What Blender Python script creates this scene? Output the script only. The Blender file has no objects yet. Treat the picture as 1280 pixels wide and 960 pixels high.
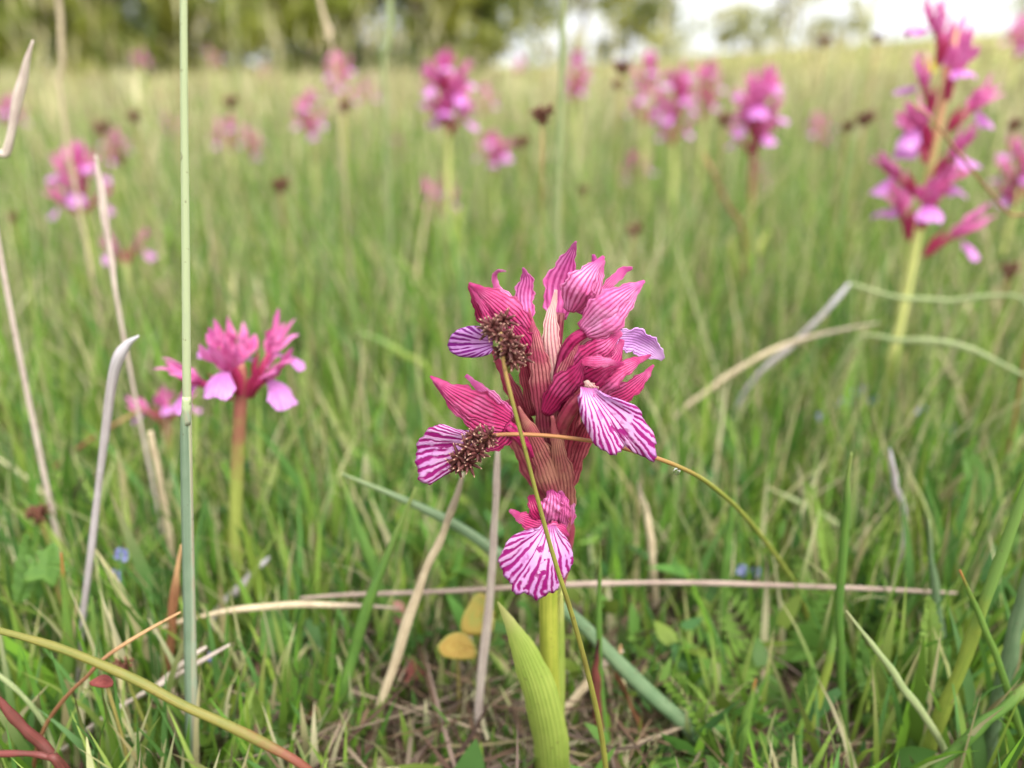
import bpy, bmesh, math, random
import numpy as np
from mathutils import Vector, Matrix

random.seed(7)
rng = np.random.default_rng(7)
SC = bpy.context.scene
COL = SC.collection
R = math.radians

# ------------------------------------------------------------------ camera
CAM_Z = 0.19
PITCH = R(21.7)
FPX = 1005.0                      # focal length in photograph pixels (1280 wide)
cam_d = bpy.data.cameras.new('camera')
cam = bpy.data.objects.new('camera', cam_d)
COL.objects.link(cam)
cam.location = (0, 0, CAM_Z)
cam.rotation_euler = (R(90) - PITCH, 0, 0)
cam_d.sensor_width = 36
cam_d.lens = 36 * FPX / 1280
cam_d.clip_start = 0.005
cam_d.clip_end = 1000
cam_d.dof.use_dof = True
cam_d.dof.focus_distance = 0.172
cam_d.dof.aperture_fstop = cam_d.lens / 3.9      # a 3.9 mm opening
SC.camera = cam

# ------------------------------------------------------------------ light: overcast day
world = bpy.data.worlds.new('World')
SC.world = world
world.use_nodes = True
wn, wl = world.node_tree.nodes, world.node_tree.links
SUN_EL, SUN_AZ = R(58), R(140)
sky = wn.new('ShaderNodeTexSky')
sky.sky_type = 'NISHITA'
sky.sun_disc = False
sky.sun_elevation = SUN_EL
sky.sun_rotation = SUN_AZ
sky.air_density = 1.0
sky.dust_density = 7.0
hs = wn.new('ShaderNodeHueSaturation')
hs.inputs['Saturation'].default_value = 0.13
wl.new(sky.outputs[0], hs.inputs['Color'])
bg = wn['Background']
bg.inputs['Strength'].default_value = 0.15
cloud = wn.new('ShaderNodeMix'); cloud.data_type = 'RGBA'      # even white cloud cover over the sky
cloud.inputs[0].default_value = 0.65
cloud.inputs[7].default_value = (3.9, 4.0, 4.15, 1)
wl.new(hs.outputs[0], cloud.inputs[6])
wl.new(cloud.outputs[2], bg.inputs['Color'])

sun_d = bpy.data.lights.new('sun', 'SUN')
sun_d.energy = 1.1
sun_d.angle = R(25)
sun_d.color = (1.0, 0.96, 0.9)
sun = bpy.data.objects.new('sun', sun_d)
COL.objects.link(sun)
sd = Vector((math.sin(SUN_AZ) * math.cos(SUN_EL), math.cos(SUN_AZ) * math.cos(SUN_EL), math.sin(SUN_EL)))
sun.rotation_euler = sd.to_track_quat('Z', 'Y').to_euler()
sun.location = sd * 50

SC.view_settings.view_transform = 'Standard'
SC.view_settings.look = 'None'
SC.view_settings.exposure = 1.8
SC.view_settings.gamma = 1.0
SC.view_settings.use_curve_mapping = False
SC.render.engine = 'CYCLES'
SC.cycles.max_bounces = 6
SC.cycles.transparent_max_bounces = 8

# ------------------------------------------------------------------ helpers
def ray(px, py):
    u, v = (px - 640) / FPX, (480 - py) / FPX
    c, s = math.cos(PITCH), math.sin(PITCH)
    return Vector((u, c + v * s, -s + v * c))

def at(px, py, Y):
    """The point of the upright plane y = Y that lies behind pixel (px, py)."""
    d = ray(px, py)
    return Vector((0, 0, CAM_Z)) + d * (Y / d.y)

def pxm(py, Y):
    """Metres that one photograph pixel covers on the upright plane y = Y."""
    return (Y / ray(640, py).y) / FPX

def lin(c):
    o = []
    for v in c[:3]:
        v /= 255.0
        o.append(v / 12.92 if v <= 0.04045 else ((v + 0.055) / 1.055) ** 2.4)
    return (*o, 1.0)

def hill(x, y):
    """Height of the terrain."""
    d = np.hypot(x, y)
    f = np.clip((d - 4.0) / 26.0, 0, 1)
    f = f * f * (3 - 2 * f)
    r = np.clip((x / np.maximum(d, .01) + 0.05) / 0.5, -0.2, 1.3)
    h = f * (-0.12 + 1.0 * r)
    far = np.clip((d - 45) / 60, 0, 1)
    return h * (1 - far) - far * 0.1 + 0.012 * np.sin(x * 5 + 1) * np.cos(y * 4) * np.clip(d - .6, 0, 1)

def catmull(pts, n):
    pts = [Vector(p) for p in pts]
    if len(pts) == 2:
        return [pts[0].lerp(pts[1], i / (n - 1)) for i in range(n)]
    P = [pts[0] * 2 - pts[1]] + pts + [pts[-1] * 2 - pts[-2]]
    out = []
    m = len(pts) - 1
    for i in range(n):
        t = i / (n - 1) * m
        k = min(int(t), m - 1)
        t -= k
        a, b, c, d = P[k:k + 4]
        out.append(0.5 * ((2 * b) + (c - a) * t + (2 * a - 5 * b + 4 * c - d) * t * t + (3 * b - a - 3 * c + d) * t ** 3))
    return out

def interp(ws, n):
    v = catmull([(w, 0, 0) for w in ws], n)
    return [max(q.x, 1e-6) for q in v]

class MB:
    def __init__(self):
        self.v, self.f, self.uv = [], [], []
    def grid(self, rows, flip=False):
        """rows: list of equal-length lists of points; uv = (across, along)."""
        b = len(self.v)
        n, m = len(rows), len(rows[0])
        for i, r in enumerate(rows):
            for j, p in enumerate(r):
                self.v.append(tuple(p))
                self.uv.append((j / (m - 1), i / (n - 1)))
        for i in range(n - 1):
            for j in range(m - 1):
                q = b + i * m + j
                self.f.append((q, q + 1, q + m + 1, q + m))
        return self
    def tube(self, pts, radii, sides=8, n=None, cap=True):
        n = n or max(len(pts) * 3, 4)
        sp, rr = catmull(pts, n), interp(radii, n)
        b = len(self.v)
        ref = Vector((0.13, 0.97, 0.2))
        for i, p in enumerate(sp):
            t = (sp[min(i + 1, n - 1)] - sp[max(i - 1, 0)]).normalized()
            a = t.cross(ref)
            if a.length < 1e-4: a = t.cross(Vector((1, 0, 0)))
            a.normalize(); c = t.cross(a)
            for k in range(sides):
                th = 2 * math.pi * k / sides
                self.v.append(tuple(p + (a * math.cos(th) + c * math.sin(th)) * rr[i]))
                self.uv.append((k / sides, i / (n - 1)))
        for i in range(n - 1):
            for k in range(sides):
                q, k2 = b + i * sides, (k + 1) % sides
                self.f.append((q + k, q + k2, q + sides + k2, q + sides + k))
        if cap:
            self.f.append(tuple(b + k for k in range(sides))[::-1])
            self.f.append(tuple(b + (n - 1) * sides + k for k in range(sides)))
        return self
    def ribbon(self, pts, hw, nv=14, nu=7, cup=0.0, roll=0.0, face=None, ripple=0.0, rs=0.0, twist=0.0, ribs=0, rib=0.0, ragged=0.0, buckle=0.0):
        """A petal or blade along a spine. face: the point it turns its flat side to."""
        sp, ww = catmull(pts, nv), interp(hw, nv)
        face = Vector((0, 0, CAM_Z)) if face is None else Vector(face)
        rows = []
        for i, p in enumerate(sp):
            t = (sp[min(i + 1, nv - 1)] - sp[max(i - 1, 0)]).normalized()
            vd = (face - p).normalized()
            s = t.cross(vd)
            if s.length < 1e-5: s = t.cross(Vector((0, 0, 1)))
            s.normalize()
            q = Matrix.Rotation(R(roll + twist * i / (nv - 1)), 3, t)
            s = q @ s
            nrm = s.cross(t).normalized()
            row = []
            for j in range(nu):
                u = -1 + 2 * j / (nu - 1)
                h = -cup * ww[i] * u * u
                h += ripple * ww[i] * math.sin(u * 5 + i * 0.9 + rs) * abs(u)
                h += buckle * ww[i] * math.sin(i * 7.5 / nv + u * 1.7 + rs * 2) * (.3 + .7 * i / nv)
                if ribs: h += rib * ww[i] * math.cos(math.pi * ribs * (u + 1))
                e = 1 + ragged * abs(u) ** 3 * (math.sin(i * .8 + rs + (2.1 if u > 0 else 0)) + .6 * math.sin(i * 1.9 + rs * 3 + u))
                row.append(p + s * (u * ww[i] * e) + nrm * h)
            rows.append(row)
        return self.grid(rows)
    def fan(self, bl, br, outline, nv=16, nu=40, bulge=0.0, crenate=0.03, ripple=0.0, rs=0.0):
        """A fan-shaped lip from a short base edge to a traced margin."""
        out = catmull(outline, nu)
        bl, br = Vector(bl), Vector(br)
        ctr = (bl + br) / 2
        mid = out[nu // 2]
        nrm = (out[0] - ctr).cross(out[-1] - ctr)
        if nrm.length < 1e-9: nrm = Vector((0, -1, 0))
        nrm.normalize()
        if nrm.dot(Vector((0, 0, CAM_Z)) - ctr) < 0: nrm = -nrm
        L = (mid - ctr).length
        rows = []
        for i in range(nv):
            v = i / (nv - 1)
            row = []
            for j in range(nu):
                u = j / (nu - 1)
                b = bl.lerp(br, u)
                e = out[j]
                e = e + (e - ctr) * (crenate * (math.sin(u * 61 + rs) * .6 + math.sin(u * 143 + rs * 2) * .5))
                p = b.lerp(e, v)
                p = p + nrm * (bulge * L * math.sin(v * math.pi * .95) + ripple * L * v * v * math.sin(u * 19 + rs))
                row.append(p)
            rows.append(row)
        return self.grid(rows)
    def build(self, name, mat, parent=None, loc=None, solid=0.0, smooth=True, off=None):
        me = bpy.data.meshes.new(name)
        o0 = Vector(off) if off is not None else Vector((0, 0, 0))
        me.from_pydata([tuple(Vector(p) - o0) for p in self.v], [], self.f)
        uvl = me.uv_layers.new(name='UVMap')
        li = np.empty(len(me.loops), dtype=np.int32)
        me.loops.foreach_get('vertex_index', li)
        uvl.data.foreach_set('uv', np.array(self.uv, dtype=np.float32)[li].ravel())
        if smooth: me.polygons.foreach_set('use_smooth', [True] * len(me.polygons))
        if solid:
            bm = bmesh.new(); bm.from_mesh(me)
            bm.normal_update()
            vs, fs = bm.verts[:], bm.faces[:]
            rim = [e for e in bm.edges if len(e.link_faces) == 1]
            rim = [(l.vert, l.link_loop_next.vert) for e in rim for l in e.link_loops]
            uvk = bm.loops.layers.uv.active
            tw = {v: bm.verts.new(v.co - v.normal * solid) for v in vs}
            for fc in fs:
                nf = bm.faces.new([tw[v] for v in reversed(fc.verts)])
                for la, lb in zip(nf.loops, reversed(fc.loops)): la[uvk].uv = lb[uvk].uv
                nf.smooth = True
            for a, b in rim:
                uva = {l.vert: l[uvk].uv.copy() for l in a.link_loops}[a]; uvb = {l.vert: l[uvk].uv.copy() for l in b.link_loops}[b]
                nf = bm.faces.new([b, a, tw[a], tw[b]])
                for l, q in zip(nf.loops, (uvb, uva, uva, uvb)): l[uvk].uv = q
                nf.smooth = True
            bm.to_mesh(me); bm.free()
        me.materials.append(mat)
        o = bpy.data.objects.new(name, me)
        COL.objects.link(o)
        if parent is not None: o.parent = parent
        if loc is not None: o.location = loc
        return o

def empty(name, loc, label=None, cat=None, group=None):
    o = bpy.data.objects.new(name, None)
    o.empty_display_size = 0.01
    COL.objects.link(o)
    o.location = loc
    return tag(o, label, cat, group)

def tag(o, label=None, cat=None, group=None, kind=None):
    if label: o['label'] = label
    if cat: o['category'] = cat
    if group: o['group'] = group
    if kind: o['kind'] = kind
    return o

# ------------------------------------------------------------------ materials
def newmat(name):
    m = bpy.data.materials.new(name)
    m.use_nodes = True
    nt = m.node_tree
    return m, nt, nt.nodes, nt.links, nt.nodes['Principled BSDF']

def math_(nt, op, a, b=None, c=None, clamp=False):
    n = nt.nodes.new('ShaderNodeMath'); n.operation = op; n.use_clamp = clamp
    for i, x in enumerate((a, b, c)):
        if x is None: continue
        if isinstance(x, (int, float)): n.inputs[i].default_value = x
        else: nt.links.new(x, n.inputs[i])
    return n.outputs[0]

def mix_(nt, fac, a, b, mode='MIX'):
    n = nt.nodes.new('ShaderNodeMix'); n.data_type = 'RGBA'; n.blend_type = mode
    for s, x in ((n.inputs[0], fac), (n.inputs[6], a), (n.inputs[7], b)):
        if isinstance(x, (int, float, tuple)): s.default_value = x
        else: nt.links.new(x, s)
    return n.outputs[2]

def noise_(nt, vec, scale, detail=3, rough=.55):
    n = nt.nodes.new('ShaderNodeTexNoise')
    n.inputs['Scale'].default_value = scale
    n.inputs['Detail'].default_value = detail
    n.inputs['Roughness'].default_value = rough
    if vec is not None: nt.links.new(vec, n.inputs['Vector'])
    return n.outputs['Fac']

def smooth_(nt, x, a, b):
    n = nt.nodes.new('ShaderNodeMapRange'); n.interpolation_type = 'SMOOTHSTEP'
    nt.links.new(x, n.inputs['Value'])
    n.inputs['From Min'].default_value = a; n.inputs['From Max'].default_value = b
    return n.outputs[0]

def uvs(nt):
    t = nt.nodes.new('ShaderNodeTexCoord')
    s = nt.nodes.new('ShaderNodeSeparateXYZ')
    nt.links.new(t.outputs['UV'], s.inputs[0])
    return t, s.outputs[0], s.outputs[1]

def translucent(nt, bsdf, colour, amount):
    tr = nt.nodes.new('ShaderNodeBsdfTranslucent')
    if isinstance(colour, tuple): tr.inputs[0].default_value = colour
    else: nt.links.new(colour, tr.inputs[0])
    mx = nt.nodes.new('ShaderNodeMixShader')
    mx.inputs[0].default_value = amount
    nt.links.new(bsdf.outputs[0], mx.inputs[1]); nt.links.new(tr.outputs[0], mx.inputs[2])
    nt.links.new(mx.outputs[0], nt.nodes['Material Output'].inputs[0])

def petal_mat(name, base, vein, tip, n=6, duty=.30, pale=None, trans=.36, wob=.12, margin=.0):
    """A petal with lengthwise veins; the veins follow the uv, so they meet at both ends."""
    m, nt, N, L, B = newmat(name)
    tc, u, v = uvs(nt)
    nz = noise_(nt, tc.outputs['Object'], 260, 3)
    nz2 = noise_(nt, tc.outputs['Object'], 900, 2)
    us = math_(nt, 'ADD', u, math_(nt, 'MULTIPLY', math_(nt, 'SUBTRACT', nz, .5), wob))
    ph = math_(nt, 'FRACT', math_(nt, 'MULTIPLY', us, n))
    dist = math_(nt, 'ABSOLUTE', math_(nt, 'SUBTRACT', ph, .5))
    w = math_(nt, 'ADD', math_(nt, 'MULTIPLY', nz, duty * .5), duty * .25)
    line = math_(nt, 'SUBTRACT', 1.0, smooth_(nt, math_(nt, 'SUBTRACT', dist, w), -.10, .16))
    c = mix_(nt, smooth_(nt, v, .35, 1.0), lin(base), lin(tip))
    if pale:
        mid = math_(nt, 'MULTIPLY', smooth_(nt, noise_(nt, tc.outputs['Object'], 170, 3), .42, .66), .9)
        c = mix_(nt, mid, c, lin(pale))
    fade = math_(nt, 'ADD', math_(nt, 'MULTIPLY', smooth_(nt, noise_(nt, tc.outputs['Object'], 140, 3), .34, .54), .55), .45)
    line = math_(nt, 'MULTIPLY', line, fade)
    c = mix_(nt, math_(nt, 'MULTIPLY', line, .9), c, lin(vein))
    if margin:
        e = smooth_(nt, math_(nt, 'ABSOLUTE', math_(nt, 'SUBTRACT', u, .5)), .44, .5)
        c = mix_(nt, math_(nt, 'MULTIPLY', e, margin), c, lin(vein))
    c = mix_(nt, math_(nt, 'MULTIPLY', nz2, .25), c, lin(pale or tip))
    L.new(c, B.inputs['Base Color'])
    B.inputs['Roughness'].default_value = .36
    B.inputs['Specular IOR Level'].default_value = .35
    bp = N.new('ShaderNodeBump'); bp.inputs['Strength'].default_value = .6; bp.inputs['Distance'].default_value = .0004
    L.new(math_(nt, 'ADD', math_(nt, 'MULTIPLY', line, -.8), nz2), bp.inputs['Height'])
    L.new(bp.outputs[0], B.inputs['Normal'])
    translucent(nt, B, c, trans)
    return m

def lip_mat(name, pale, vein, n=9, blot=True, trans=.25):
    """The butterfly lip: pale, with dark lines that fan out and fork towards the margin."""
    m, nt, N, L, B = newmat(name)
    tc, u, v = uvs(nt)
    nz = noise_(nt, tc.outputs['Object'], 210, 3)
    nzb = noise_(nt, tc.outputs['Object'], 420, 2)
    us = math_(nt, 'ADD', u, math_(nt, 'MULTIPLY', math_(nt, 'SUBTRACT', nz, .5), .085))
    def line(shift, freq, w):
        ph = math_(nt, 'FRACT', math_(nt, 'ADD', math_(nt, 'MULTIPLY', us, freq), shift))
        d = math_(nt, 'ABSOLUTE', math_(nt, 'SUBTRACT', ph, .5))
        ww = math_(nt, 'ADD', math_(nt, 'MULTIPLY', nzb, w), w * .25)
        return math_(nt, 'SUBTRACT', 1.0, smooth_(nt, math_(nt, 'SUBTRACT', d, ww), -.05, .07))
    l1 = line(0.0, n, .19)
    l2 = math_(nt, 'MULTIPLY', line(.5, n, .13), smooth_(nt, math_(nt, 'ADD', v, math_(nt, 'MULTIPLY', math_(nt, 'SUBTRACT', nz, .5), .5)), .5, .62))
    l = math_(nt, 'MAXIMUM', l1, l2)
    gap = smooth_(nt, noise_(nt, tc.outputs['Object'], 330, 1), .30, .40)
    l = math_(nt, 'MULTIPLY', l, gap)
    if blot:
        b = math_(nt, 'MULTIPLY', smooth_(nt, nzb, .54, .6),
                  math_(nt, 'SUBTRACT', 1.0, smooth_(nt, math_(nt, 'ABSOLUTE', math_(nt, 'SUBTRACT', u, .5)), .06, .2)))
        b = math_(nt, 'MULTIPLY', b, math_(nt, 'SUBTRACT', 1.0, smooth_(nt, v, .62, .85)))
        l = math_(nt, 'MAXIMUM', l, b)
    base = math_(nt, 'MULTIPLY', math_(nt, 'SUBTRACT', 1.0, smooth_(nt, v, .0, .2)), .75)
    l = math_(nt, 'MAXIMUM', l, base)
    edge = math_(nt, 'MULTIPLY', smooth_(nt, v, .965, 1.0), .6)
    l = math_(nt, 'MAXIMUM', l, edge)
    pc = mix_(nt, smooth_(nt, noise_(nt, tc.outputs['Object'], 90, 2), .35, .7), lin(pale), lin((194, 134, 202)))
    c = mix_(nt, l, pc, lin(vein))
    L.new(c, B.inputs['Base Color'])
    B.inputs['Roughness'].default_value = .5
    B.inputs['Specular IOR Level'].default_value = .3
    bp = N.new('ShaderNodeBump'); bp.inputs['Strength'].default_value = .4; bp.inputs['Distance'].default_value = .0004
    L.new(math_(nt, 'ADD', math_(nt, 'MULTIPLY', l, -.7), noise_(nt, tc.outputs['Object'], 1500, 2)), bp.inputs['Height'])
    L.new(bp.outputs[0], B.inputs['Normal'])
    translucent(nt, B, c, trans)
    return m

def vary(m, amount=.5, pale=(224, 150, 206)):
    nt = m.node_tree
    oi = nt.nodes.new('ShaderNodeObjectInfo')
    B = nt.nodes['Principled BSDF']
    src = B.inputs['Base Color'].links[0].from_socket
    c = mix_(nt, math_(nt, 'MULTIPLY', oi.outputs['Random'], amount), src, lin(pale))
    nt.links.new(c, B.inputs['Base Color'])
    for n in nt.nodes:
        if n.type == 'BSDF_TRANSLUCENT': nt.links.new(c, n.inputs[0])
_cache = {}
def plant(a, b, tip=None, streak=7, trans=.25, rough=.5, mott=.35, tipstart=.7):
    """Grass, straw, stems: fibres run lengthwise, colour a mottled with b, an aged tip."""
    k = (a, b, tip, streak, trans, rough, mott, tipstart)
    if k in _cache: return _cache[k]
    m, nt, N, L, B = newmat('plant_fibre')
    tc, u, v = uvs(nt)
    mp = N.new('ShaderNodeMapping'); mp.inputs['Scale'].default_value = (streak, 1.5, 1)
    L.new(tc.outputs['UV'], mp.inputs[0])
    s = noise_(nt, mp.outputs[0], 2.2, 3)
    g = noise_(nt, tc.outputs['Object'], 180, 3)
    f = math_(nt, 'ADD', math_(nt, 'MULTIPLY', s, .65), math_(nt, 'MULTIPLY', g, .35))
    c = mix_(nt, smooth_(nt, f, .5 - mott * .4, .5 + mott * .4), lin(a), lin(b))
    if tip:
        e = math_(nt, 'ADD', v, math_(nt, 'MULTIPLY', math_(nt, 'SUBTRACT', g, .5), .25))
        c = mix_(nt, smooth_(nt, e, tipstart, min(tipstart + .22, 1.05)), c, lin(tip))
    sp = smooth_(nt, noise_(nt, tc.outputs['Object'], 700, 2), .66, .74)
    c = mix_(nt, math_(nt, 'MULTIPLY', sp, .5), c, lin((84, 66, 44)))
    L.new(c, B.inputs['Base Color'])
    B.inputs['Roughness'].default_value = rough
    B.inputs['Specular IOR Level'].default_value = .3
    bp = N.new('ShaderNodeBump'); bp.inputs['Strength'].default_value = .4; bp.inputs['Distance'].default_value = .0003
    L.new(s, bp.inputs['Height']); L.new(bp.outputs[0], B.inputs['Normal'])
    if trans: translucent(nt, B, c, trans)
    _cache[k] = m
    return m

def attr_mat(name, trans=.3, rough=.5, nscale=60):
    m, nt, N, L, B = newmat(name)
    a = N.new('ShaderNodeAttribute'); a.attribute_name = 'tint'
    tc = N.new('ShaderNodeTexCoord')
    nz = noise_(nt, tc.outputs['Object'], nscale, 3)
    hv = N.new('ShaderNodeHueSaturation')
    L.new(a.outputs['Color'], hv.inputs['Color'])
    L.new(math_(nt, 'ADD', math_(nt, 'MULTIPLY', nz, .5), .75), hv.inputs['Value'])
    L.new(hv.outputs[0], B.inputs['Base Color'])
    B.inputs['Roughness'].default_value = rough
    B.inputs['Specular IOR Level'].default_value = .25
    if trans: translucent(nt, B, hv.outputs[0], trans)
    return m

M = {}
M['sepal_pink'] = petal_mat('pink_sepal', (218, 98, 164), (160, 10, 92), (202, 58, 152), n=6, pale=(236, 160, 208), duty=.27)
M['sepal_lilac'] = petal_mat('lilac_sepal', (216, 96, 164), (166, 30, 112), (198, 74, 164), n=5, pale=(226, 136, 196), duty=.32)
M['sepal_red'] = petal_mat('crimson_sepal', (206, 54, 120), (124, 2, 58), (188, 30, 116), n=7, pale=(224, 116, 170), margin=.8, duty=.29)
M['sepal_dark'] = petal_mat('dark_crimson_sepal', (172, 28, 88), (96, 2, 44), (172, 26, 98), n=6, pale=(200, 72, 128), margin=.7, duty=.28)
M['bract_rose'] = petal_mat('rose_bract', (170, 66, 94), (120, 22, 56), (188, 66, 112), n=6, duty=.24, pale=(200, 128, 128), wob=.1)
M['bract_dark'] = petal_mat('dark_rose_bract', (150, 44, 70), (98, 14, 40), (172, 42, 90), n=6, duty=.26, pale=(176, 92, 100), wob=.1)
M['bract_pale'] = petal_mat('pale_bract', (222, 160, 166), (190, 96, 128), (234, 196, 190), n=5, duty=.2, pale=(232, 200, 186), wob=.1)
M['bract_tan'] = petal_mat('tan_bract', (164, 84, 90), (108, 38, 54), (172, 78, 94), n=7, duty=.2, pale=(190, 132, 114), wob=.12)
M['lip'] = lip_mat('striped_lip', (212, 164, 206), (144, 18, 108), n=11)
M['lip_few'] = lip_mat('striped_lip_narrow', (222, 164, 230), (128, 26, 128), n=7, blot=False)
M['lip_lilac'] = petal_mat('lilac_lip', (220, 158, 228), (140, 44, 142), (210, 138, 222), n=9, duty=.24, pale=(232, 190, 236), wob=.1)
M['far_sepal'] = petal_mat('meadow_orchid_sepal', (208, 76, 146), (160, 20, 92), (204, 92, 170), n=5, pale=(226, 136, 190))
M['far_dark'] = petal_mat('meadow_orchid_bract', (176, 60, 92), (138, 26, 70), (190, 60, 116), n=5)
M['far_lip'] = petal_mat('meadow_orchid_lip', (206, 104, 196), (166, 44, 146), (206, 122, 212), n=9, duty=.22, pale=(220, 148, 218))
vary(M['far_sepal'], .4); vary(M['far_lip'], .35, (214, 170, 226))
M['orchid_stem'] = plant((158, 160, 66), (124, 136, 48), None, trans=.1, rough=.4)
M['orchid_stem_far'] = plant((200, 200, 126), (180, 186, 106), (196, 140, 110), trans=.1, tipstart=.72)
M['stem_pink'] = plant((150, 158, 78), (132, 142, 68), (150, 92, 80), trans=.1, tipstart=.42)
M['orchid_leaf'] = plant((160, 172, 84), (128, 150, 62), (182, 182, 108), streak=18, trans=.3, mott=.5)
M['rush'] = plant((58, 24, 24), (98, 50, 46), (190, 150, 130), trans=0, rough=.6, streak=3, tipstart=.75)
M['rush_dark'] = plant((70, 36, 26), (104, 60, 44), (132, 94, 74), trans=0, rough=.6, streak=3)
M['grass_attr'] = attr_mat('meadow_grass_blades', trans=.42)
M['litter_attr'] = attr_mat('dead_litter', trans=.05, rough=.8, nscale=140)
M['leaf_attr'] = attr_mat('tree_leaves', trans=.3, rough=.55, nscale=2)
M['bark'] = plant((92, 80, 66), (64, 56, 48), None, streak=12, trans=0, rough=.9)

# ------------------------------------------------------------------ the ground
def ground_mat():
    m, nt, N, L, B = newmat('meadow_soil')
    tc = N.new('ShaderNodeTexCoord')
    a = noise_(nt, tc.outputs['Object'], 45, 5)
    b = noise_(nt, tc.outputs['Object'], 9, 3)
    c3 = noise_(nt, tc.outputs['Object'], 260, 3)
    c = mix_(nt, smooth_(nt, a, .38, .62), lin((60, 48, 36)), lin((92, 76, 54)))
    c = mix_(nt, smooth_(nt, b, .42, .62), c, lin((92, 104, 48)))
    g = N.new('ShaderNodeVectorMath'); g.operation = 'LENGTH'
    L.new(tc.outputs['Object'], g.inputs[0])
    c = mix_(nt, smooth_(nt, g.outputs['Value'], 2.0, 9.0), c, mix_(nt, smooth_(nt, b, .4, .6), lin((150, 150, 88)), lin((168, 160, 104))))
    L.new(c, B.inputs['Base Color'])
    B.inputs['Roughness'].default_value = .95
    bp = N.new('ShaderNodeBump'); bp.inputs['Strength'].default_value = .8; bp.inputs['Distance'].default_value = .004
    L.new(math_(nt, 'ADD', a, c3), bp.inputs['Height']); L.new(bp.outputs[0], B.inputs['Normal'])
    return m

def make_ground():
    s = np.linspace(-1, 1, 161)
    ax = np.sign(s) * (np.abs(s) ** 3.4) * 420
    X, Y = np.meshgrid(ax, ax)
    d = np.hypot(X, Y)
    Z = hill(X, Y)
    v = np.stack([X, Y, Z], -1).reshape(-1, 3)
    n = len(ax)
    f = [(i * n + j, i * n + j + 1, (i + 1) * n + j + 1, (i + 1) * n + j) for i in range(n - 1) for j in range(n - 1)]
    me = bpy.data.meshes.new('ground')
    me.from_pydata(v.tolist(), [], f)
    me.polygons.foreach_set('use_smooth', [True] * len(me.polygons))
    me.materials.append(ground_mat())
    o = bpy.data.objects.new('ground', me); COL.objects.link(o)
    tag(o, kind='structure')
make_ground()

def gz(x, y): return float(hill(np.array([x]), np.array([y]))[0])

# ------------------------------------------------------------------ woods beyond the meadow
def leaf_cloud(centres, radii, per, size, cols, squash=.8):
    """Many small leaf quads spread through clumps; returns verts, faces, tints."""
    c = np.repeat(centres, per, 0); rr = np.repeat(radii, per)
    n = len(c)
    d = rng.normal(size=(n, 3)); d /= np.linalg.norm(d, axis=1)[:, None]
    p = c + d * (rr * rng.random(n) ** .45)[:, None] * np.array([1, 1, squash])
    a = rng.normal(size=(n, 3)); a /= np.linalg.norm(a, axis=1)[:, None]
    b = np.cross(a, rng.normal(size=(n, 3))); b /= np.linalg.norm(b, axis=1)[:, None]
    s = size * rng.uniform(.6, 1.4, n)
    a *= s[:, None]; b *= (s * .55)[:, None]
    v = np.stack([p - a, p + b, p + a, p - b], 1).reshape(-1, 3)
    f = np.arange(n * 4).reshape(n, 4)
    base = np.array([lin(k)[:3] for k in cols])
    ci = np.repeat(rng.integers(0, len(cols), len(centres)), per)
    t = base[ci] * rng.uniform(.75, 1.3, (n, 1))
    return v, f, np.repeat(t, 4, 0)

def np_mesh(name, v, f, tint, mat, parent=None, smooth=False, off=(0, 0, 0)):
    me = bpy.data.meshes.new(name)
    v = np.asarray(v, dtype=np.float32) - np.array(off, dtype=np.float32)
    f = np.asarray(f, dtype=np.int32)
    k = f.shape[1]
    me.vertices.add(len(v)); me.vertices.foreach_set('co', v.ravel())
    me.loops.add(f.size); me.loops.foreach_set('vertex_index', f.ravel())
    me.polygons.add(len(f))
    me.polygons.foreach_set('loop_start', np.arange(0, f.size, k, dtype=np.int32))
    me.polygons.foreach_set('loop_total', np.full(len(f), k, dtype=np.int32))
    me.update(calc_edges=True)
    if tint is not None:
        a = me.color_attributes.new('tint', 'FLOAT_COLOR', 'POINT')
        t = np.ones((len(v), 4), dtype=np.float32); t[:, :3] = tint
        a.data.foreach_set('color', t.ravel())
    if smooth: me.polygons.foreach_set('use_smooth', np.ones(len(f), dtype=bool))
    me.materials.append(mat)
    o = bpy.data.objects.new(name, me); COL.objects.link(o)
    if parent is not None: o.parent = parent
    return o

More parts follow.
